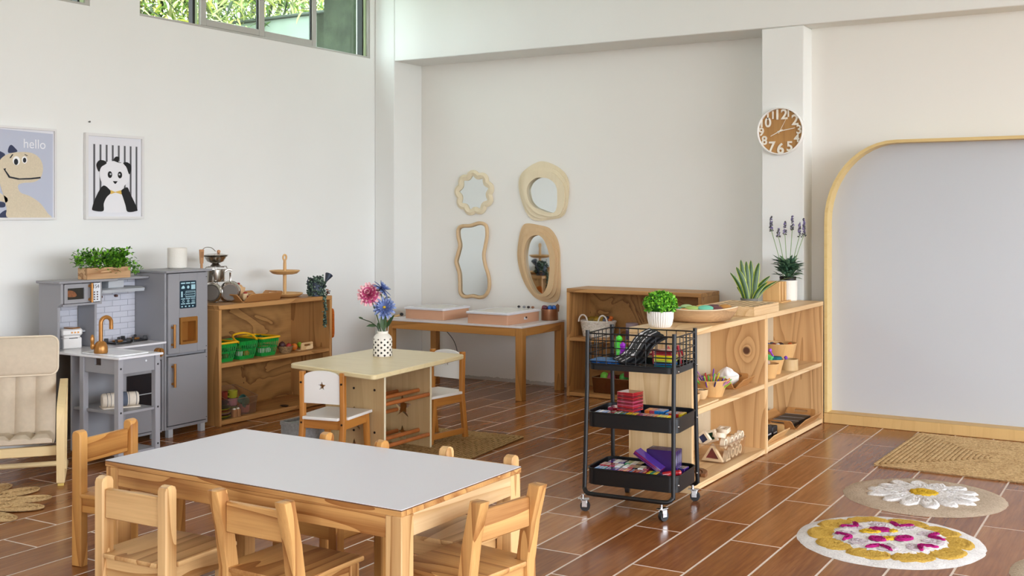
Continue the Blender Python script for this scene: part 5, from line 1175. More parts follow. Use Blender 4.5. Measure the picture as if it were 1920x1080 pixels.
# dough bowl with pebbles
DB = wood('dough_bowl_wood', 'c8a276', '5f4028', 'X', .6, scale=5, rings=5, contrast=.8)
t = thing('dough_bowl', 'long rustic carved wooden bowl of coloured stones on the shelf top', 'bowl', (-2.345, 5.765, zt), 28)
n = 40; rows = [(.60, .0), (.80, .012), (.94, .04), (1.0, .068), (.95, .070), (.86, .045), (.62, .022)]; vs = []
for s, z in rows:
    for k in range(n): a = 2*PI*k/n; e = 1+.10*abs(math.cos(a))**6; vs.append((.195*s*e*math.cos(a)+.004*math.sin(3*a), .115*s*math.sin(a)*(1-.1*math.cos(2*a)), z+(.012*abs(math.cos(a))**3 if z > .03 else 0)))
part('bowl_body', MB().add(vs, [(i*n+k, i*n+(k+1) % n, (i+1)*n+(k+1) % n, (i+1)*n+k) for i in range(len(rows)-1) for k in range(n)]+[tuple(range(n))[::-1], tuple(range((len(rows)-1)*n, len(rows)*n))]), DB, t, sharp=70)
part('rim_edge', MB().tube([((.195*.975*(1+.10*abs(math.cos(a))**6))*math.cos(a)+.004*math.sin(3*a), .115*.975*math.sin(a)*(1-.1*math.cos(2*a)), .070+.012*abs(math.cos(a))**3) for a in [2*PI*k/n for k in range(n)]], .004, 6, True), plain('bowl_rim', 'd9c2a0', .6), t)
Qd = TR(-2.345, 5.765, zt) @ RZ(28)
def stone(x, y, z, rx, ry, c, nm, label, rot=0, tilt=0):
    p = Qd @ Vector((x, y, z)); single('painted_stone', MB().ball((0, 0, 0), (rx, ry, .013), 16, 10, M=RX(tilt)), plain('stone_'+nm.replace(' ', '_'), c, .55, var=.04, vs=40), label, 'stone', tuple(p), 28+rot, 'smooth coloured stones in the wooden bowl', sharp=80)
stone(-.125, .005, .068, .040, .026, '4f9a78', 'sea_green', 'dark sea green stone at the left end of the wooden bowl', 10, 10)
stone(-.085, -.045, .062, .030, .02, 'c8843c', 'orange', 'small orange stone at the front left of the bowl', 0, 12)
stone(-.06, .045, .077, .036, .024, 'a5c48a', 'pale_green', 'pale sage green stone at the back of the bowl', 20, 8)
stone(-.035, -.02, .074, .040, .026, '9cb862', 'leaf_green', 'yellow green stone in the middle of the bowl', -8, 12)
stone(.035, -.025, .076, .044, .030, '6cc0a2', 'turquoise', 'large turquoise stone at the front middle of the bowl', 5, 16)
stone(.095, -.01, .072, .036, .024, '6a4044', 'wine', 'wine coloured stone right of the turquoise one', 0, 14)
stone(.085, .045, .078, .042, .024, '5d3c40', 'dark_plum', 'dark plum stone at the back right of the bowl', 12, 6)
stone(.145, .02, .079, .036, .028, 'b5803e', 'ochre', 'ochre stone at the right end of the bowl', 0, 14)
stone(.02, .06, .074, .030, .018, 'd2a25a', 'honey', 'honey coloured stone at the very back of the bowl', 0, 4)
# pegboard box
GB = PALE
t = thing('grid_board_box', 'pale wooden box with a grid of dark slots on the shelf top', 'box', (-2.335, 6.41, zt))
part('box_body', MB().box(-.155, .155, -.215, .215, 0, .042, .003), GB['Y'], t); part('top_rail', MB().ring(rrect(-.155, .155, -.215, .215, .004, 1), rrect(-.145, .145, -.205, .205, .004, 1), .0425, .056), GB['Y'], t)
part('slot_tray', MB().box(-.1445, .1445, -.2045, .2045, .0425, .0538), plain('slot_dark_wood', '3a2a20', .7), t)
for i in range(7): part('grid_slat', MB().box(-.144, .144, -.204+.064*i, -.184+.064*i, .0462, .055, .001), GB['X'], t)
for i in range(6):
    for j in range(7): part('grid_slat', MB().box(-.144+.0447*i, -.124+.0447*i, -.183+.064*j, -.141+.064*j, .0462, .0545, .001) if j < 6 else MB().box(-.144+.0447*i, -.124+.0447*i, -.1835, -.18, .0462, .05), GB['Y'], t)
# upright board holder
t = thing('board_holder', 'row of upright wooden boards in a holder between snake plant and lavender', 'holder', (-2.44, 7.33, zt))
part('base', MB().box(-.06, .075, -.085, .115, 0, .010, .002), BAMBOO['Y'], t)
for i in range(3): part('upright_board', MB().box(-.058, .055, -.075+.06*i, -.045+.06*i, .0102, .140-.002*i, .002), BAMBOO['Z'], t)
for i in range(2): part('spacer', MB().box(-.058, -.04, -.0448+.06*i, -.0152+.06*i, .0102, .120), BAMBOO['Z'], t)
# snake plant
SN = [plain('snake_dark', '274a12', .4, var=.25, vs=60), plain('snake_edge', 'a8b83c', .4)]
t = thing('snake_plant', 'snake plant with tall sword leaves behind the pale grid box', 'plant', (-2.475, 6.93, zt))
part('pot', MB().lathe([(0, 0), (.046, 0), (.056, .05), (.052, .05), (.044, .01), (0, .01)], n=24), plain('grey_pot', '6d6d68', .6), t); part('soil', MB().cyl((0, 0, .035), (0, 0, .042), .047, 18), plain('soil', '2b221a', .95), t)
for bx, by, lx, ly, h, w in ((-.02, -.02, -.045, -.03, .295, .030), (-.005, .0, -.02, .0, .285, .030), (.01, .02, .0, .03, .29, .030), (.0, -.03, -.06, -.07, .25, .034), (-.02, -.03, -.09, -.1, .215, .026), (.025, .02, .045, .055, .275, .034), (-.03, 0, -.07, -.03, .12, .022), (.02, .03, .10, .11, .19, .036), (.03, .0, .09, .09, .15, .03), (.03, .03, .13, .16, .155, .03)):
    P = spath([(bx, by, .04), (bx+(lx-bx)*.25, by+(ly-by)*.25, .04+(h-.04)*.4), (bx+(lx-bx)*.6, by+(ly-by)*.6, .04+(h-.04)*.75), (lx, ly, h)], 5); vs = []; N = len(P); side = Vector((.85, .52, 0))
    fs = []; mm = []
    for i, p in enumerate(P):
        u = i/(N-1); ww = 1.55*w*(.55+.7*u-1.1*u*u*u) if u < .999 else .0008; ww = max(ww, .0008); d = Vector((-.52, .85, 0))*(.25*ww)
        for s in (-.5, -.38, 0, .38, .5): vs.append(p+side*(ww*s)+d*(1-abs(s)*2)*-1)
    for i in range(N-1):
        for j in range(4): fs.append((i*5+j, i*5+j+1, i*5+6+j, i*5+5+j)); mm.append(1 if j in (0, 3) else 0)
    m = MB(); m.v = [tuple(v) for v in vs]; m.f = [list(f) for f in fs]; m.m = mm; part('leaf', m, SN, t, sharp=80)
P = spath([(.02, .03, .05), (.10, .12, .12), (.16, .20, .165), (.24, .27, .175)], 6); m = MB(); vs = []
for i, p in enumerate(P): w = .016*math.sin(PI*min(1, .15+.85*i/(len(P)-1)))+.0008; vs += [p+Vector((.5, -.4, .5))*w*.5, p-Vector((.5, -.4, .5))*w*.5]
part('leaf', m.add(vs, [(2*i, 2*i+1, 2*i+3, 2*i+2) for i in range(len(P)-1)]), plain('snake_bent', '3c4f2c', .5), t, label='thin bent leaf arching right')
# lavender
t = thing('lavender_plant', 'artificial lavender in a white textured pot at the shelf end by the whiteboard', 'plant', (-2.405, 7.495, zt))
part('pot', MB().lathe([(0, 0), (.056, 0), (.062, .006), (.063, .138), (.058, .14), (.056, .02), (0, .02)], n=32), plain('textured_white', 'e8e4dc', .7, bump=.8, bs=160), t)
part('inner_pot', MB().lathe([(.0, .13), (.053, .13), (.055, .155), (.057, .162), (.053, .163), (.05, .15), (0, .15)], n=28), BLK, t)
LV = [plain('lavender_leaf', '3f6248', .6), plain('lavender_leaf_pale', '5d8263', .6), plain('lavender_leaf_dark', '2c4836', .6)]; LVF = [plain('lavender_bloom', '6d5f92', .7), plain('lavender_bloom_pale', '9184b4', .7), plain('lavender_calyx', '4a4a4a', .7)]
b = MB()
for q in range(170):
    a = random.uniform(0, 2*PI); r = random.uniform(0, .045); p = Vector((r*math.cos(a), r*math.sin(a), .15+random.uniform(0, .10))); e = random.uniform(.2, 1.8)
    b.leaf(p, Vector((math.cos(a), math.sin(a), e)), Vector((0, 0, 1)), random.uniform(.05, .095), random.uniform(.020, .030), random.uniform(.1, .5), random.choice((0, 0, 1, 2)))
part('leaves', b, LV, t, stuff=True)
for x, y, h, L in ((-.105, -.01, .52, .10), (-.055, -.02, .46, .06), (-.01, -.03, .49, .09), (.02, .03, .525, .10), (.07, .02, .48, .10), (.09, .05, .495, .12)):
    dx, dy = x*.92, x*.45+y; top = Vector((dx, dy, h)); st = part('flower_stem', MB().tube(spath([(dx*.25, dy*.25, .16), (dx*.55, dy*.55, .30), tuple(top-Vector((0, 0, L*.4)))], 4), .0022, 6), plain('lavender_stem', '6d8f4c', .6), t)
    b = MB()
    for q in range(int(70*L/.1)):
        u = random.random(); a = random.uniform(0, 2*PI); r = .014*(1-.6*u)*random.uniform(.5, 1); b.ball(top+Vector((r*math.cos(a), r*math.sin(a), -L*.5+L*u)), random.uniform(.003, .0055), 6, 4, random.choice((0, 1, 2, 2)) if u > .15 else 2)
    part('flower_head', b, LVF, st, stuff=True)
# tapered bamboo bowls and the rest of the loose parts
def tub(name, label, loc, rt, rb, h, mat, group=None, cat='bowl'):
    t = thing(name, label, cat, loc, 0, group)
    part('bowl_wall', MB().lathe([(0, 0), (rb, 0), (rt, h), (rt*.93, h), (rb*.92, h*.12), (0, h*.12)], n=36), mat, t); part('rim', MB().tube([(rt*.965*math.cos(a), rt*.965*math.sin(a), h) for a in [2*PI*i/36 for i in range(36)]], rt*.035, 6, True), mat, t)
    return t
zm = .4125; GBW = 'tapered bamboo bowls on the divider shelves'
tub('bamboo_bowl', 'large tapered bamboo bowl bristling with coloured sticks on the near shelf', (-2.30, 5.835, zm), .092, .062, .088, BAMBOO['Z'], GBW)
CS = [plain('stick_'+n, c, .45) for n, c in (('purple', '6d3f9a'), ('green', '5cb83c'), ('orange', 'd98a2a'), ('pink', 'd07ab0'), ('navy', '2c2f6a'), ('yellow', 'd6cc3a'), ('red', 'b03a3a'), ('lime', '9ad04a'), ('mauve', 'b48ac0'))]
SN2 = ('purple', 'green', 'orange', 'pink', 'navy', 'yellow', 'red', 'lime', 'mauve')
tt = None
for i in range(38):
    a = 2.39996*i; r = .013*math.sqrt(i)*.95; x, y = r*math.cos(a), r*math.sin(a); h = random.uniform(.085, .11) if i % 5 else random.uniform(.12, .15); k = i % 9
    ln = .10 if i % 5 else .14; d = Vector((x*2.2+random.uniform(-.03, .03), y*2.2+random.uniform(-.03, .03), .14)).normalized()
    o = single('craft_stick', MB().tube([Vector((0, 0, 0)), d*ln*.95, d*ln], [.0042, .0042, .003], 6), CS[k], f'{SN2[k]} craft stick among many in the large bamboo bowl', 'craft stick', (-2.30+x*.55, 5.835+y*.55, zm+.012+.0003*i), 0, 'coloured craft sticks in the bamboo bowl'); 
    o['group'] = f'{SN2[k]} craft sticks in the bamboo bowl'
t = thing('serving_board', 'small pale board under the two tiny bowls on the near shelf', 'board', (-2.255, 5.56, zm)); part('board', MB().prism(rrect(-.055, .05, -.13, .15, .01, 3), 0, .009, b=.002), PALE['Y'], t); part('foot', MB().box(-.05, .045, -.12, -.1, .0091, .0096), PALE['Y'], t)
for i, (x, y, lab) in enumerate(((-2.268, 5.505, 'small bamboo bowl nearest the trolley post'), (-2.285, 5.655, 'small bamboo bowl of dark seeds beside the large stick bowl'))):
    t = thing('small_bowl', lab, 'bowl', (x, y, zm+.0097), 0, 'two small bamboo bowls'); part('bowl', MB().lathe([(0, 0), (.022, 0), (.034, .02), (.037, .048), (.033, .048), (.03, .02), (0, .012)], n=28), PALE['Z'], t); part('rim', MB().tube([(.035*math.cos(a), .035*math.sin(a), .048) for a in [2*PI*k/28 for k in range(28)]], .002, 5, True), PALE['Z'], t)
    if i:
        b = MB()
        for q in range(40): a = random.uniform(0, 6.28); r = .028*math.sqrt(random.random()); b.ball((r*math.cos(a), r*math.sin(a), .04+random.uniform(0, .006)), random.uniform(.003, .005), 6, 4, random.choice((0, 0, 1)))
        part('seeds', b, [plain('seed_dark', '4a3c36', .5), plain('seed_pale', 'b9aaa0', .5)], t, stuff=True)
tray((-2.35, 6.225, zm), .24, .16, .055, 92, 'honey coloured wooden tray under the white coiled bowl', TRAYW['X'])
t = thing('coiled_bowl', 'white coiled rope bowl holding a crumpled white cloth on a tray', 'bowl', (-2.34, 6.185, zm+.0085)); b = MB()
for i in range(9): r = .032+.030*math.sin(min(1, i/6)*PI/2); b.tube([(r*math.cos(a), r*math.sin(a), .005+.0058*i) for a in [2*PI*k/28 for k in range(28)]], .0042, 6, True)
b.cyl((0, 0, .0), (0, 0, .006), .034, 20); part('rope_coils', b, plain('cotton_rope', 'e2ddd4', .9), t, stuff=True); part('rim_coil', MB().tube([(.0635*math.cos(a), .0635*math.sin(a), .0575) for a in [2*PI*k/28 for k in range(28)]], .0045, 6, True), plain('cotton_rope', 'e2ddd4', .9), t)
vs = []; n = 28
for i in range(9):
    u = i/8
    for k in range(n): a = 2*PI*k/n; r = .056*(1-u**1.6)*(1+.14*math.sin(5*a+u*4)+.08*math.sin(9*a)); vs.append((r*math.cos(a)-.004*u, r*math.sin(a), .045+.062*u**.7+.006*math.sin(4*a+6*u)*(1-u)))
single('crumpled_cloth', MB().add(vs, [(i*n+k, i*n+(k+1) % n, (i+1)*n+(k+1) % n, (i+1)*n+k) for i in range(8) for k in range(n)]+[tuple(range(n))[::-1]]), plain('cloth_white', 'e9e6e4', .9, bump=.3, bs=60), 'crumpled white cloth heaped in the coiled bowl', 'cloth', (-2.34, 6.185, zm+.0085), sharp=80)
# second unit, middle shelf
tub('bamboo_bowl', 'widest bamboo bowl, at the back of the far divider shelf', (-2.385, 7.225, zm), .122, .082, .148, BAMBOO['Z'], GBW)
for i, (x, y, c, nm) in enumerate(((-.05, -.045, '3d6ab0', 'blue'), (-.02, -.02, '8a3c3c', 'dark red'), (.01, -.03, 'dfe0e4', 'white'), (.025, .0, '3a2a2a', 'dark brown'), (.065, .05, 'c8622a', 'orange'), (.0, .05, '7a4a2c', 'brown'), (-.05, .03, '5a5a5e', 'grey'))):
    single('craft_ball', MB().ball((0, 0, .018), (.018, .018, .018), 12, 8), plain('ball_'+nm.replace(' ', '_'), c, .6), f'{nm} craft ball in the widest bamboo bowl', 'ball', (-2.385+x, 7.225+y, zm+.115), 0, 'craft balls in the widest bamboo bowl', sharp=80)
    single('craft_ball', MB().ball((0, 0, .028), (.028, .028, .028), 12, 8), plain('ball_grey', '5a5a5e', .6), 'grey craft ball buried lower in the widest bamboo bowl', 'ball', (-2.385+x*.8, 7.225+y*.8, zm+.02), 0, 'buried balls in the widest bamboo bowl', sharp=80) if i in (0, 4) else None
t = tub('stump_bowl', 'short log-slice bowl in front of the widest bamboo bowl', (-2.262, 7.075, zm), .056, .056, .068, GREYWOOD['Z'])
single('purple_pompom', MB().ball((0, 0, .012), .012, 10, 8), plain('pompom_purple', '7a3fb0', .8), 'purple pompom on the rim of the log-slice bowl', 'pompom', (-2.268, 7.028, zm+.069), sharp=80)
tub('bamboo_bowl', 'bamboo bowl of green and purple toys left of the log-slice bowl', (-2.30, 6.86, zm), .072, .050, .088, BAMBOO['Z'], GBW)
tub('bamboo_bowl', 'bamboo bowl half hidden behind the shelf divider edge', (-2.27, 6.665, zm), .074, .052, .085, BAMBOO['Z'], GBW)
single('toy_spoon', MB().tube(spath([(0, 0, 0), (-.012, -.02, .05), (-.02, -.05, .085)], 4), .005, 8).ball((-.022, -.058, .095), (.012, .016, .012), 10, 8), plain('spoon_purple', 'a34ad0', .35), 'purple plastic spoon leaning out of the bamboo bowl', 'spoon', (-2.285, 6.895, zm+.05), sharp=80)
single('green_block', MB().box(-.02, .02, -.02, .02, 0, .04, .003, M=RY(25)), plain('block_green', '5cc86a', .5), 'green toy block sticking up from the bamboo bowl', 'toy', (-2.315, 6.815, zm+.078))
single('toy_net', MB().prism(smooth([(-.03, -.03), (.03, -.025), (.035, .03), (-.02, .035)], 4), 0, .03, b=.006), fibre('teal_net', '2f7f86', '1d4a50', 90), 'teal netted toy in the bamboo bowl of toys', 'toy', (-2.285, 6.865, zm+.075))
single('pale_shell', MB().prism([(-.04, -.05), (.035, -.03), (-.03, .055)], 0, .02, b=.004), plain('shell_pink', 'd8bfae', .6), 'pale pink wedge lying on the half hidden bowl', 'toy', (-2.27, 6.655, zm+.087))
# bottom: crate with wooden frames
zb = .0345
t = thing('clear_crate', 'clear plastic crate of wooden window blocks at the bottom of the near shelf', 'bin', (-2.32, 6.045, zb)); CC = clear('crate_plastic', 'fcf8f2', .015)
n = 16; P = rrect(-.075, .075, -.165, .165, .01, 3); P1 = rrect(-.082, .082, -.172, .172, .01, 3); n = len(P); vs = [(*p, .001) for p in P]+[(*p, .10) for p in P1]+[(*p, .10) for p in offset(P1, -.0025)]+[(*p, .004) for p in offset(P, -.0025)]
part('crate_wall', MB().add(vs, [(r*n+i, r*n+(i+1) % n, (r+1)*n+(i+1) % n, (r+1)*n+i) for i in range(n) for r in range(3)]+[tuple(range(n)), tuple(range(3*n, 4*n))]), CC, t); part('crate_rim', MB().tube([(p[0], p[1], .1005) for p in P1], .0018, 5, True), plain('bin_edge', '9a7c62', .2), t)
FB = plain('beech_frame', 'ead9be', .55, var=.05, vs=30)
def frameblock(label, poly, hole, loc, M, col=None):
    t = thing('window_block', label, 'toy block', loc, 0, 'wooden window blocks in the clear crate')
    part('block_frame', curve_mesh('block_frame', [poly, hole], ext=.013, mat=FB, M=M), None, t)
    part('block_pane', MB().prism(hole, -.002, .002, M), col or clear('pane_clear', 'e8e2d8', .1), t)
tri = lambda s: [(-s, 0), (s, 0), (0, s*1.55)]; sq = lambda s: [(-s, -s), (s, -s), (s, s), (-s, s)]
FX = Matrix(((0, 0, 1, 0), (1, 0, 0, 0), (0, 1, 0, 0), (0, 0, 0, 1))); FY = WALLY(0, 0, 0)
NV, CRM, DGN = plain('pane_navy', '262c5a', .15), plain('pane_crimson', '7a1f2a', .15), plain('pane_green', '23402c', .15)
frameblock('triangular block with a crimson pane at the near end of the crate', tri(.062), [(-.040, .014), (.040, .014), (0, .076)], (-2.32, 5.91, zb+.006), FY, CRM)
frameblock('square block with a navy pane tipped over the near left corner of the crate', sq(.032), sq(.020), (-2.375, 5.915, zb+.125), FY @ RZ(38), NV)
frameblock('square block with a dark green pane behind the navy one', sq(.032), sq(.020), (-2.35, 5.965, zb+.13), FY @ RZ(20), DGN)
frameblock('pale cube block with a window in the middle of the crate', sq(.030), sq(.018), (-2.31, 5.985, zb+.135), RX(-14))
frameblock('tall cube block standing highest at the far end of the crate', sq(.032), sq(.016), (-2.33, 6.10, zb+.145), RX(8))
frameblock('triangular block at the front side of the crate', tri(.035), [(-.022, .01), (.022, .01), (0, .042)], (-2.262, 5.965, zb+.006), FX)
k = 0
for y, z in ((6.035, .038), (6.095, .036), (6.15, .04), (5.925, .105), (6.02, .10), (6.085, .098), (6.14, .10), (6.185, .108)):
    frameblock(f'ring shaped block on the crate front side, {("first of the lower row", "second of the lower row", "third of the lower row", "first of the upper row", "second of the upper row", "third of the upper row", "fourth of the upper row", "last of the upper row")[k]}', ell(.026, .028, 12), ell(.017, .019, 12), (-2.262, y, zb+z), FX, CRM if k == 5 else None); k += 1
t = thing('wooden_arc', 'dark wooden arc lying at the near bottom of the shelf', 'toy', (-2.30, 5.535, zb)); AW = wood('dark_arc_wood', '8a5c3a', '5a3620', 'X', .35)
arc = [(.085*math.cos(a), .13*math.sin(a)) for a in [PI*i/16 for i in range(17)]]+[(.060*math.cos(a), .10*math.sin(a)) for a in [PI*i/16 for i in range(16, -1, -1)]]
part('arc', MB().prism(arc, 0, .018, b=.002), AW, t); arc2 = [(.055*math.cos(a), .09*math.sin(a)) for a in [PI*i/16 for i in range(17)]]+[(.035*math.cos(a), .065*math.sin(a)) for a in [PI*i/16 for i in range(16, -1, -1)]]; part('inner_arc', MB().prism(arc2, 0, .016, b=.002), AW, t)
# trays with black cards
tray((-2.325, 7.28, zb), .42, .22, .06, 90, 'brown wooden tray of black lined cards at the far bottom shelf', TRAYW['X'])
CARD = plain('black_card', '1d1e20', .5)
for i in range(3):
    t = thing('black_card', f'black card with white lines in the far wooden tray, {("nearest", "middle", "farthest")[i]}', 'card', (-2.325, 7.15+.125*i, zb+.0085), 0, 'black lined cards in the wooden tray')
    part('card', MB().box(-.085, .085, -.06, .06, 0, .022, .002), CARD, t)
    for y in (-.045, -.0, .045): part('line', MB().box(-.075, .075, y-.0015, y+.0015, .0221, .0225), plain('line_grey', '77797d', .6), t)
    part('white_line', MB().box(-.085, .085, .0545, .0585, .0221, .0226), RW, t)
tray((-2.325, 6.685, zb), .36, .20, .055, 90, 'pale wooden tray of black road blocks, nearest on the far bottom shelf', BAMBOO['X'])
for i, (y, hgt) in enumerate(((6.56, .05), (6.66, .075), (6.765, .06))):
    t = thing('road_block', f'black block with a white curved road line in the pale tray, {("nearest", "tallest in the middle", "farthest")[i]}', 'toy road', (-2.325, y, zb+.0085), 0, 'black road blocks in the pale tray'); part('block', MB().box(-.075, .075, -.045, .045, 0, hgt, .004), CARD, t)
    part('road_line', MB().tube([(.05*math.cos(a), -.02+.045*math.sin(a), hgt+.0012) for a in [PI*k/10 for k in range(11)]], .0022, 4), RW, t); part('edge_mark', MB().box(.0752, .0757, -.03, .03, hgt*.3, hgt*.42), plain('mark_lime', '9ac83a', .5) if i == 0 else RW, t)
# ================================================================ VASE WITH FLOWERS
random.seed(31)
vx, vy, vz = -4.186, 5.353, .5565
t = thing('lattice_vase', 'white ceramic vase with diamond cut-outs holding pink and blue flowers', 'vase', (vx, vy, vz)); CER = plain('white_ceramic', 'e9e4da', .4)
n = 48; prof = [(0, 0), (.052, 0), (.056, .004), (.0565, .10), (.052, .118), (.038, .132), (.033, .136), (.033, .150), (.030, .150), (.030, .137), (.045, .118), (.05, .1), (.05, .01), (0, .008)]
part('vase_body', MB().lathe(prof, n=n), CER, t)
HOLE = plain('vase_hole', '2c2620', .8)
def rad_at(z): return .0567 if z < .10 else .0567-.0046*(z-.10)/.018 if z < .118 else .045
for r in range(7):
    z = .010+.0155*r
    for k in range(9):
        a = 2*PI*(k+(.5 if r % 2 else 0))/9; s = .0078 if r < 6 else .006; R_ = rad_at(z)
        if math.cos(a-math.atan2(-vy, -vx)) < -.2: continue
        c = Vector((R_*math.cos(a), R_*math.sin(a), z)); tg = Vector((-math.sin(a), math.cos(a), 0)); nn = Vector((math.cos(a), math.sin(a), 0))*.0006
        m = MB(); vs = [c+tg*s+nn*.2, c+Vector((0, 0, s))+nn, c-tg*s+nn*.2, c-Vector((0, 0, s))+nn]; m.add(vs+[v-nn*3 for v in vs], [(0, 1, 2, 3), (7, 6, 5, 4), (0, 4, 5, 1), (1, 5, 6, 2), (2, 6, 7, 3), (3, 7, 4, 0)]); part('diamond_hole', m, HOLE, t)
STM = plain('stem_dark_green', '3f5a2c', .5); FL = [plain('flower_leaf', '3a5530', .5), plain('flower_leaf_dark', '25391f', .5)]
def bloom(name, label, centre, facing, R_, rings, mats, core, stem, leaves):
    t = thing(name, label, 'flower', (vx, vy, vz+.012)); o = (vx, vy, vz+.012); c = Vector(centre); f = Vector(facing).normalized()
    part('flower_stem', MB().tube(spath([(vx+stem[0], vy+stem[1], vz+.02), (vx+stem[0]*1.3, vy+stem[1]*1.3, vz+.15)]+[tuple(c*.55+Vector((vx+stem[0], vy+stem[1], vz+.15))*.45+Vector((.006, 0, 0)))]+[tuple(c-f*.014)], 5), .0032, 7), STM, t, o)
    u = f.orthogonal().normalized(); w = f.cross(u)
    for ri, (cnt, el, L, wd) in enumerate((a, b, c_*1.2, d_*1.15) for a, b, c_, d_ in rings):
        for k in range(cnt):
            a = 2*PI*(k+.5*(ri % 2))/cnt+random.uniform(-.08, .08); d = (u*math.cos(a)+w*math.sin(a))*math.cos(el)+f*math.sin(el)
            m = MB(); P0 = c+d*.006; s = d.cross(f).normalized(); nrm = s.cross(d); rows = []
            for i in range(5):
                q = i/4; ww = wd*(.35+1.5*q-1.45*q*q)*.5; ctr = P0+d*(L*q)+nrm*(.25*L*q*q*(1 if el > .1 else -.3))
                rows.append([ctr-s*ww+nrm*ww*.7, ctr, ctr+s*ww+nrm*ww*.7])
            vs = [p for r in rows for p in r]; m.add(vs, [(3*i+j, 3*i+j+1, 3*i+4+j, 3*i+3+j) for i in range(4) for j in range(2)], 0)
            if len(mats) > 1: m.m = [0 if i < 6 else 1 for i in range(8)]
            part('petal', m, mats, t, o, sharp=80)
    if core: part('flower_centre', MB().ball(tuple(c+f*.008), (.010, .010, .008), 12, 8), core, t, o)
    part('calyx', MB().ball(tuple(c-f*.010), (.009, .009, .009), 10, 6), STM, t, o)
    for p, d, L, w_ in leaves: part('leaf', MB().leaf(Vector(p), Vector(d), Vector((.3, -.5, 1)), L, w_, .1), FL, t, o, sharp=80)
camd = (.52, -.72, .25)
PK = [plain('petal_pink', 'd05c8c', .6), plain('petal_tip', 'efc0c4', .6)]; BLU = [plain('petal_blue', '6478b0', .6), plain('petal_blue_pale', '8f9fca', .6)]
bloom('pink_dahlia', 'large pink dahlia leaning left in the lattice vase', (-4.256, 5.311, .925), (.25, -.75, .45), .06, [(12, -.35, .056, .026), (13, -.05, .058, .026), (13, .25, .054, .026), (11, .6, .046, .024), (7, 1.0, .036, .02), (4, 1.35, .026, .016)], PK, None, (-.008, -.004), [((-4.19, 5.35, .70), (-.45, -.28, .55), .0, .0)] if False else [])
bloom('blue_daisy', 'blue daisy with a yellow centre, lower right flower of the vase', (-4.172, 5.352, .846), (.45, -.75, .55), .05, [(15, -.15, .054, .022), (14, .15, .050, .020), (12, .5, .038, .016)], BLU, plain('daisy_yellow', 'e0b52a', .6), (.008, .002), [((-4.178, 5.35, .70), (.02, .0, 1), .13, .045), ((-4.165, 5.36, .72), (.35, .2, .8), .10, .03)])
bloom('blue_daisy', 'blue daisy facing away at the top of the vase', (-4.196, 5.36, .957), (.5, .45, .75), .045, [(15, -.25, .050, .022), (14, .1, .048, .020), (11, .45, .038, .016)], BLU, None, (.0, .008), [((-4.185, 5.365, .90), (.35, .1, .1), .04, .02)])
t = thing('leaf_sprig', 'long drooping leafy sprig hanging left out of the lattice vase', 'plant', (vx, vy, vz+.012)); o = (vx, vy, vz+.012)
part('sprig_stem', MB().tube(spath([(-4.195, 5.345, .58), (-4.205, 5.34, .71), (-4.24, 5.32, .755), (-4.275, 5.30, .772), (-4.305, 5.28, .785)], 5), .0028, 6), FL[1], t, o)
for p, d, L, w_ in (((-4.215, 5.335, .735), (-.55, -.33, .05), .065, .034), ((-4.285, 5.295, .775), (-.4, -.2, .25), .035, .016), ((-4.205, 5.34, .71), (-.2, .1, .9), .05, .02)): part('leaf', MB().leaf(Vector(p), Vector(d), Vector((.3, -.5, 1)), L, w_, .1), FL, t, o, sharp=80)

# ================================================================ BACK TABLE
zt = .5605; PCH = plain('peach_side', 'd2a283', .55); LBW = plain('lightbox_lid', 'dfe0e6', .35)
for x0, x1, y0, y1, lab in ((-5.545, -5.165, 7.385, 7.755, 'peach sided light box with a white lid, left one on the back table'), (-4.885, -4.515, 7.305, 7.785, 'peach sided light box with a white lid, right one on the back table')):
    o = ((x0+x1)/2, (y0+y1)/2, zt); t = thing('light_box', lab, 'light box', o, 0, 'peach light boxes on the back table'); w, d = (x1-x0)/2, (y1-y0)/2
    part('box_side', MB().prism(rrect(-w, w, -d, d, .012, 3), 0, .075), PCH, t); part('lid', MB().prism(rrect(-w-.012, w+.012, -d-.012, d+.012, .02, 4), .0752, .092, b=.003), LBW, t)
    part('light_panel', MB().prism(rrect(-w+.03, w-.03, -d+.03, d-.03, .01, 3), .0921, .0926), plain('milky_panel', 'd8d6d0', .25), t)
    if x0 > -5: part('label_tag', MB().box(w+.0003, w+.001, -.0, .05, .025, .045), LBW, t); part('socket', MB().cyl((w, .03, .04), (w+.008, .03, .04), .008, 12), plain('socket_dark', '4a3028', .5), t)
t = thing('pen_pot', 'metallic copper pot holding balls on the back table right end', 'pot', (-4.465, 7.862, zt)); CPM = plain('copper_metal', 'a8795a', .3, metal=.8)
part('pot_wall', MB().lathe([(0, 0), (.066, 0), (.068, .004), (.068, .09), (.065, .09), (.064, .01), (0, .008)], n=40), CPM, t); part('pot_handle', MB().prism([(-.012, .0), (.012, .0), (.016, .05), (0, .062), (-.014, .05)], -.004, .004, TR(.072, .0, .07) @ WALLY(0, 0, 0), b=.001), plain('handle_wood', '7d5434', .6), t)
for x, y, c, nm in ((-.045, -.01, '7a1e2c', 'crimson'), (-.02, -.03, '5a2a3c', 'plum'), (-.01, .025, '2a5a5c', 'teal'), (.018, -.025, '1f5fb0', 'blue left'), (.045, .0, '2468b8', 'blue right'), (.02, .03, '2c3c6a', 'navy')):
    single('bead_ball', MB().ball((0, 0, .020), .020, 12, 8), plain('bead_'+nm.split()[0], c, .3), f'{nm} ball at the rim of the copper pot', 'ball', (-4.465+x, 7.862+y, zt+.078), 0, 'balls in the copper pot', sharp=80)
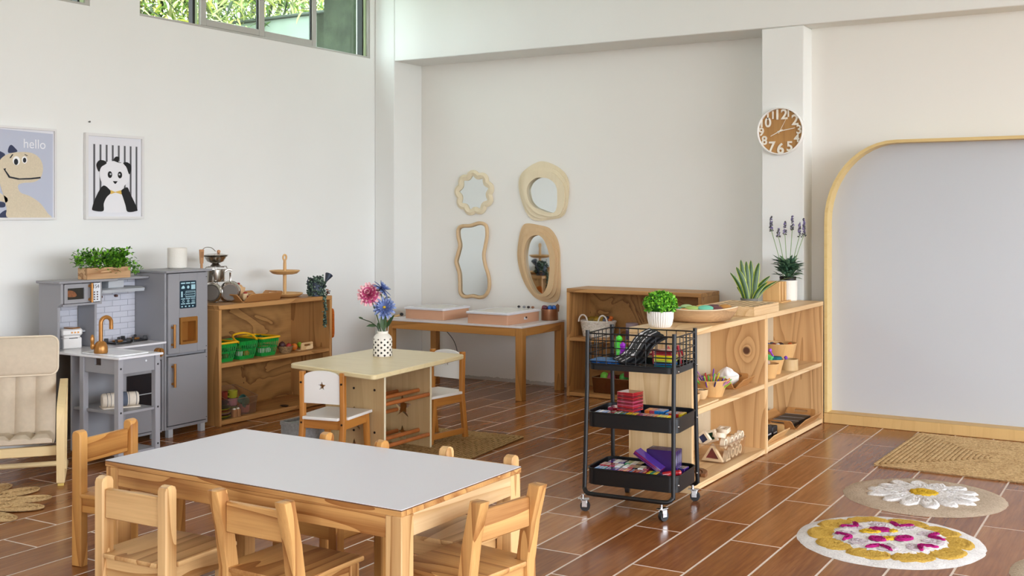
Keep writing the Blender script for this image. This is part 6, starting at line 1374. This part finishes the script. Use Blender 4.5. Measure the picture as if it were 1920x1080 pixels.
for i, (x, c, nm) in enumerate(((-4.70, '2a2a2c', 'black'), (-4.65, '8a8a90', 'grey'), (-4.61, '3a2c2c', 'dark brown'), (-4.57, '8a5a3c', 'brown'))):
    single('small_peg', MB().ball((0, 0, .010), (.014, .010, .010), 10, 8), plain('peg_'+nm.replace(' ', '_'), c, .5), f'small {nm} peg on the right light box lid, back edge', 'toy', (x, 7.775, zt+.0928), sharp=80)
t = thing('toy_mallet', 'small mallet with a black head at the left end of the back table', 'mallet', (-5.60, 7.33, zt)); part('mallet_head', MB().ball((.045, .02, .034), (.018, .014, .014), 12, 8), BLK, t, sharp=80); part('mallet_grip', MB().cyl((-.03, -.01, .012), (.035, .015, .028), .008, 10), plain('mallet_tan', 'c9a672', .5), t)
single('white_cord', MB().tube(spath([(-5.58, 7.36, .567), (-5.60, 7.29, .566), (-5.612, 7.262, .545), (-5.625, 7.258, .42), (-5.63, 7.262, .30), (-5.60, 7.27, .1), (-5.58, 7.3, .006)], 6), .004, 6), plain('cord_white', 'dcdad4', .5), 'white cord hanging over the left front edge of the back table', 'cord', (-5.6, 7.3, .3), off=True)
single('grey_cord', MB().tube(spath([(-5.40, 7.60, .545), (-5.36, 7.66, .47), (-5.28, 7.70, .36), (-5.25, 7.72, .22), (-5.25, 7.75, .006)], 6), .0035, 6), plain('cord_grey', '5a5652', .5), 'dark grey cord dangling under the back table', 'cord', (-5.3, 7.7, .3), off=True)

# ================================================================ WALL SHELF
WB = fibre('white_basketry', 'f4efe6', 'c9c0b2', 110, .9, .004)
t = thing('woven_basket', 'white woven basket with two handles on the back wall shelf', 'basket', (-4.03, 7.86, .4555))
b = MB(); n = 40
for i in range(9): b.tube([((.105+.0022*i)*math.cos(a)*1.12, (.092+.002*i)*math.sin(a), .007+.0125*i+.003*math.sin(14*a+PI*i)) for a in [2*PI*k/n for k in range(n)]], .0078, 6, True)
b.lathe([(0, .001), (.1, .001), (.12, .11)], n=30, sx=1.05, sy=.9); part('weave', b, WB, t, stuff=True); part('rim', MB().tube([(.126*math.cos(a)*1.12, .110*math.sin(a), .118) for a in [2*PI*k/n for k in range(n)]], .009, 8, True), WB, t)
for sx, y in ((-.085, -.06), (.085, -.06)): part('basket_handle', MB().tube([(sx+.038*math.cos(a), y-.03+.01*sx, .115+.055*math.sin(a)) for a in [PI*k/12 for k in range(13)]], .006, 8), WB, t)
for x, y, rx, c, nm in ((-.06, .0, .05, '8a6d1c', 'olive yellow'), (.0, .03, .04, '2f5a34', 'dark green'), (.06, .0, .042, '4a4a5c', 'slate'), (.02, -.03, .04, 'a8862a', 'mustard'), (.105, .03, .02, 'b0602a', 'orange')):
    single('toy_animal', MB().ball((0, 0, .026), (rx, .03, .026), 14, 8).ball((rx*.7, 0, .044), (.016, .016, .014), 10, 8), plain('toy_'+nm.replace(' ', '_'), c, .5), f'{nm} toy heaped in the white woven basket', 'toy', (-4.03+x*.8, 7.86+y, .556), 15, 'toys in the white woven basket', sharp=80)
t = thing('lidded_jar', 'dim purple jar on the wall shelf behind the trolley', 'jar', (-3.71, 7.80, .4555)); part('jar_body', MB().lathe([(0, 0), (.045, 0), (.048, .004), (.048, .07), (0, .07)], n=28), plain('jar_purple', '51405f', .4), t); part('jar_top', MB().lathe([(.047, .0702), (.048, .075), (.048, .12), (.044, .124), (0, .124)], n=28), plain('jar_mauve', '9a8a90', .4), t)
t = thing('toy_bin', 'clear bin of colourful toys at the bottom of the wall shelf', 'bin', (-3.86, 7.835, .0345)); P = rrect(-.15, .15, -.10, .10, .015, 3); P1 = rrect(-.16, .16, -.11, .11, .015, 3); n = len(P); vs = [(*p, .001) for p in P]+[(*p, .12) for p in P1]+[(*p, .12) for p in offset(P1, -.003)]+[(*p, .004) for p in offset(P, -.003)]
part('bin_wall', MB().add(vs, [(r*n+i, r*n+(i+1) % n, (r+1)*n+(i+1) % n, (r+1)*n+i) for i in range(n) for r in range(3)]+[tuple(range(n)), tuple(range(3*n, 4*n))]), clear('amber_plastic', 'a8683c', .25), t); part('bin_rim', MB().tube([(p[0], p[1], .1205) for p in P1], .002, 5, True), plain('bin_edge', '9a7c62', .2), t)
for x, y, z, r, c, nm in ((-.10, -.05, .005, .045, '5cc83a', 'neon green'), (-.06, .03, .07, .035, 'a03a5c', 'magenta'), (-.03, -.05, .005, .04, 'a8381f', 'rust red'), (.03, -.05, .01, .03, '6dc83a', 'lime'), (.09, -.055, .01, .042, '3fae3a', 'grass green'), (-.11, .02, .075, .035, '7fd04a', 'light green'), (.05, .03, .075, .035, '4fae4a', 'leaf green')):
    single('toy_ball', MB().ball((0, 0, r), r, 14, 10).tube([(r*1.01*math.cos(a), -.002, r+r*1.01*math.sin(a)) for a in [2*PI*k/18 for k in range(18)]], .003, 5, True), plain('ball_'+nm.replace(' ', '_'), c, .4), f'{nm} toy ball in the clear bin on the wall shelf', 'toy', (-3.86+x, 7.835+y, .0345+z), 0, 'toys in the wall shelf bin', sharp=80)
t = thing('red_box', 'dark red box on the toys in the wall shelf bin', 'box', (-3.70, 7.86, .16)); part('box_body', MB().box(-.085, .085, -.05, .05, 0, .07, .004), plain('dark_red_box', '6d2024', .5), t); part('box_lid', MB().box(-.087, .087, -.052, .052, .0702, .085, .004), plain('dark_red_box', '6d2024', .5), t)

# ================================================================ RUGS
JUT = fibre('jute', 'dcbd8c', 'a8855a', 70, .9, .008); JUD = fibre('jute_dark', 'bb9a6a', '83653e', 70, .9, .008)
def jute_rect(x0, y0, w, h, rot, label, mat, pitch=.026):
    t = thing('jute_rug', label, 'rug', (x0, y0, .0005), rot); m = MB(); k = 0
    part('backing', MB().box(-w/2+.006, w/2-.006, -h/2+.006, h/2-.006, 0, .005), mat, t)
    a, b = w/2-.009, h/2-.009
    while min(a, b) > .004:
        P = rrect(-a, a, -b, b, min(.02, min(a, b)*.9), 2); Q = []
        for i in range(len(P)):
            p, q = Vector(P[i]), Vector(P[(i+1) % len(P)]); d = max(1, int((q-p).length/.035)); Q += [tuple(p.lerp(q, j/d)) for j in range(d)]
        m.tube([(x+random.uniform(-.0012, .0012), y+random.uniform(-.0012, .0012), .006+.0018*(i % 2)) for i, (x, y) in enumerate(Q)], pitch*.46, 5, True, flat=.42); a -= pitch; b -= pitch
    part('braid', m, mat, t, stuff=True); return t
jute_rect(-.74, 6.955, 1.66, 1.09, -1, 'rectangular braided jute rug in front of the whiteboard', JUT)
jute_rect(-4.06, 5.60, .92, .92, 5, 'square jute rug under the star table and its far chair', JUD)
def tuft(poly, z0, h, mat, seed, M=None, step=.012):            # a puffed tufted patch: rings shrinking towards the centre with a ragged surface
    random.seed(seed); c = Vector((sum(p[0] for p in poly)/len(poly), sum(p[1] for p in poly)/len(poly))); n = len(poly); m = MB(); vs = []; R_ = 13
    for i in range(R_):
        f = i/R_; hh = z0+h*min(1, (i/2.2))**.6
        for p in poly:
            q = c+(Vector(p)-c)*(1-f); j = .0032 if i else .0026; vs.append((q.x+random.uniform(-j, j), q.y+random.uniform(-j, j), z0 if i == 0 else hh+random.uniform(-.0026, .0026)))
    vs.append((c.x, c.y, z0+h)); fs = [(i*n+k, i*n+(k+1) % n, (i+1)*n+(k+1) % n, (i+1)*n+k) for i in range(R_-1) for k in range(n)]+[((R_-1)*n+k, (R_-1)*n+(k+1) % n, R_*n) for k in range(n)]
    return m.add(vs, fs)
CW = fibre('cotton_white', 'f2f0ee', 'cfcbcb', 120, .9, .006); CT = fibre('cotton_taupe', 'cdbba6', 'a5927c', 120, .9, .006); CY = fibre('cotton_mustard', 'd9b45a', 'b8903a', 120, .9, .006); CM = fibre('cotton_magenta', 'b8287c', '8a1a58', 120, .9, .006); CL2 = fibre('cotton_lilac', 'dccfd6', 'bfb0ba', 120, .9, .006); CG = fibre('cotton_yellow', 'e0b93c', 'c0962a', 120, .9, .006)
def petal(a, r0, r1, w): 
    pts = []
    for i in range(20):
        u = 2*PI*i/20; x = (r0+r1)/2+(r1-r0)/2*math.cos(u); y = w*math.sin(u)*(1+.25*math.cos(u)); pts.append((x*math.cos(a)-y*math.sin(a), x*math.sin(a)+y*math.cos(a)))
    return pts
t = thing('daisy_rug', 'round taupe rug with a big white tufted daisy', 'rug', (-1.19, 5.855, .0005), 0, 'round flower rugs')
part('rug_ground', tuft(ell(.385, .39, 72), 0, .012, CT, 1), CT, t, sharp=80)
for k in range(14): part('petal', tuft(petal(2*PI*k/14+.1, .045, .262+.012*(k % 3), .045), .010, .012, CW, 10+k), CW, t, sharp=80)
part('flower_centre', tuft(ell(.072, .072, 24), .016, .012, CG, 40), CG, t, sharp=80)
t = thing('medallion_rug', 'round white rug with mustard scallops and magenta leaf marks in front', 'rug', (-1.155, 4.985, .0005), 0, 'round flower rugs')
part('rug_ground', tuft(ell(.385, .40, 80), 0, .012, CW, 2), CW, t, sharp=80)
for k in range(10): part('scallop', tuft(petal(2*PI*k/10+.25, .19, .342, .092), .0105, .0065, CY, 60+k), CY, t, sharp=80)
part('inner_disc', tuft(ell(.245, .25, 60), .0125, .010, CW, 80), CW, t, sharp=80)
for k in range(9): part('lilac_patch', tuft(petal(2*PI*k/9, .125, .225, .045), .0215, .003, CL2, 90+k), CL2, t, sharp=80)
for x, y, r, w, h, c in ((-.055, .065, 20, .062, .034, CM), (.065, -.02, 60, .062, .032, CM), (-.03, -.085, -20, .048, .034, CM), (-.085, .02, 30, .06, .026, CG), (.01, -.05, 40, .05, .022, CG), (.0, .075, 60, .03, .016, CG)):
    P = [(x+w*.8*math.cos(a)*math.cos(math.radians(r))-h*math.sin(a)*math.sin(math.radians(r)), y+w*.8*math.cos(a)*math.sin(math.radians(r))+h*math.sin(a)*math.cos(math.radians(r))) for a in [2*PI*i/16 for i in range(16)]]; part('centre_patch', tuft(P, .0225 if c is CG else .024, .007, c, int(1000*abs(x))+7), c, t, sharp=80)
for k, a in enumerate((2.75, 3.75, 4.75, 5.75, .45, 1.55)):
    for s in (-1, 1):
        x, y = .165*math.cos(a), .165*math.sin(a); d = a+s*.75; P = [(x+(.036+.042*math.cos(u))*math.cos(d)-.013*math.sin(u)*math.sin(d), y+(.036+.042*math.cos(u))*math.sin(d)+.013*math.sin(u)*math.cos(d)) for u in [2*PI*i/12 for i in range(12)]]
        part('leaf_mark', tuft(P, .0225, .007, CM, 120+k*2+s), CM, t, sharp=80)
t = thing('beige_rug', 'beige round rug cut by the lower right corner of the photo', 'rug', (-.275, 4.86, .0005), 0, 'round flower rugs'); part('rug_ground', tuft(ell(.385, .385, 60), 0, .012, CT, 3), CT, t, sharp=80); part('flower_centre', tuft(ell(.15, .15, 30), .0105, .01, CW, 4), CW, t, sharp=80)
# jute flower mat at the left edge
t = thing('jute_flower_mat', 'jute mat of overlapping leaf-shaped coils at the left edge of the floor', 'rug', (-5.13, 3.17, .0005))
def coil(cx, cy, L, w, a, z, nm='coil_petal'):
    m = MB(); k = 1.0
    while k > .1:
        P = [(cx+k*L*math.cos(u)*math.cos(a)-k*w*math.sin(u)*math.sin(a), cy+k*L*math.cos(u)*math.sin(a)+k*w*math.sin(u)*math.cos(a), z+.005+random.uniform(-.001, .001)) for u in [2*PI*i/24 for i in range(24)]]; m.tube(P, w*.11, 5, True, flat=.7); k -= .19
    m.prism([(p[0], p[1]) for p in [(cx+L*math.cos(u)*math.cos(a)-w*math.sin(u)*math.sin(a), cy+L*math.cos(u)*math.sin(a)+w*math.sin(u)*math.cos(a)) for u in [2*PI*i/24 for i in range(24)]]], z, z+.004)
    part(nm, m, JUT, t)
for k in range(14): a = 2*PI*k/14+.1; coil(.36*math.cos(a), .36*math.sin(a), .125, .062, a, .0+.003*(k % 2))
for k in range(11): a = 2*PI*k/11; coil(.22*math.cos(a), .22*math.sin(a), .11, .058, a, .008+.003*(k % 2))
for k in range(7): a = 2*PI*k/7; coil(.10*math.cos(a), .10*math.sin(a), .09, .05, a, .016+.003*(k % 2))
coil(0, 0, .06, .06, 0, .024)
# the nail hole and the small fixing above the panda poster
single('wall_nail', MB().cyl((0, 0, 0), (.012, 0, 0), .003, 8).cyl((.012, 0, 0), (.014, 0, 0), .006, 10), plain('nail_grey', '6d6d6a', .4, metal=.6), 'small nail in the wall above the panda poster', 'nail', (XL, 4.745, 1.995))
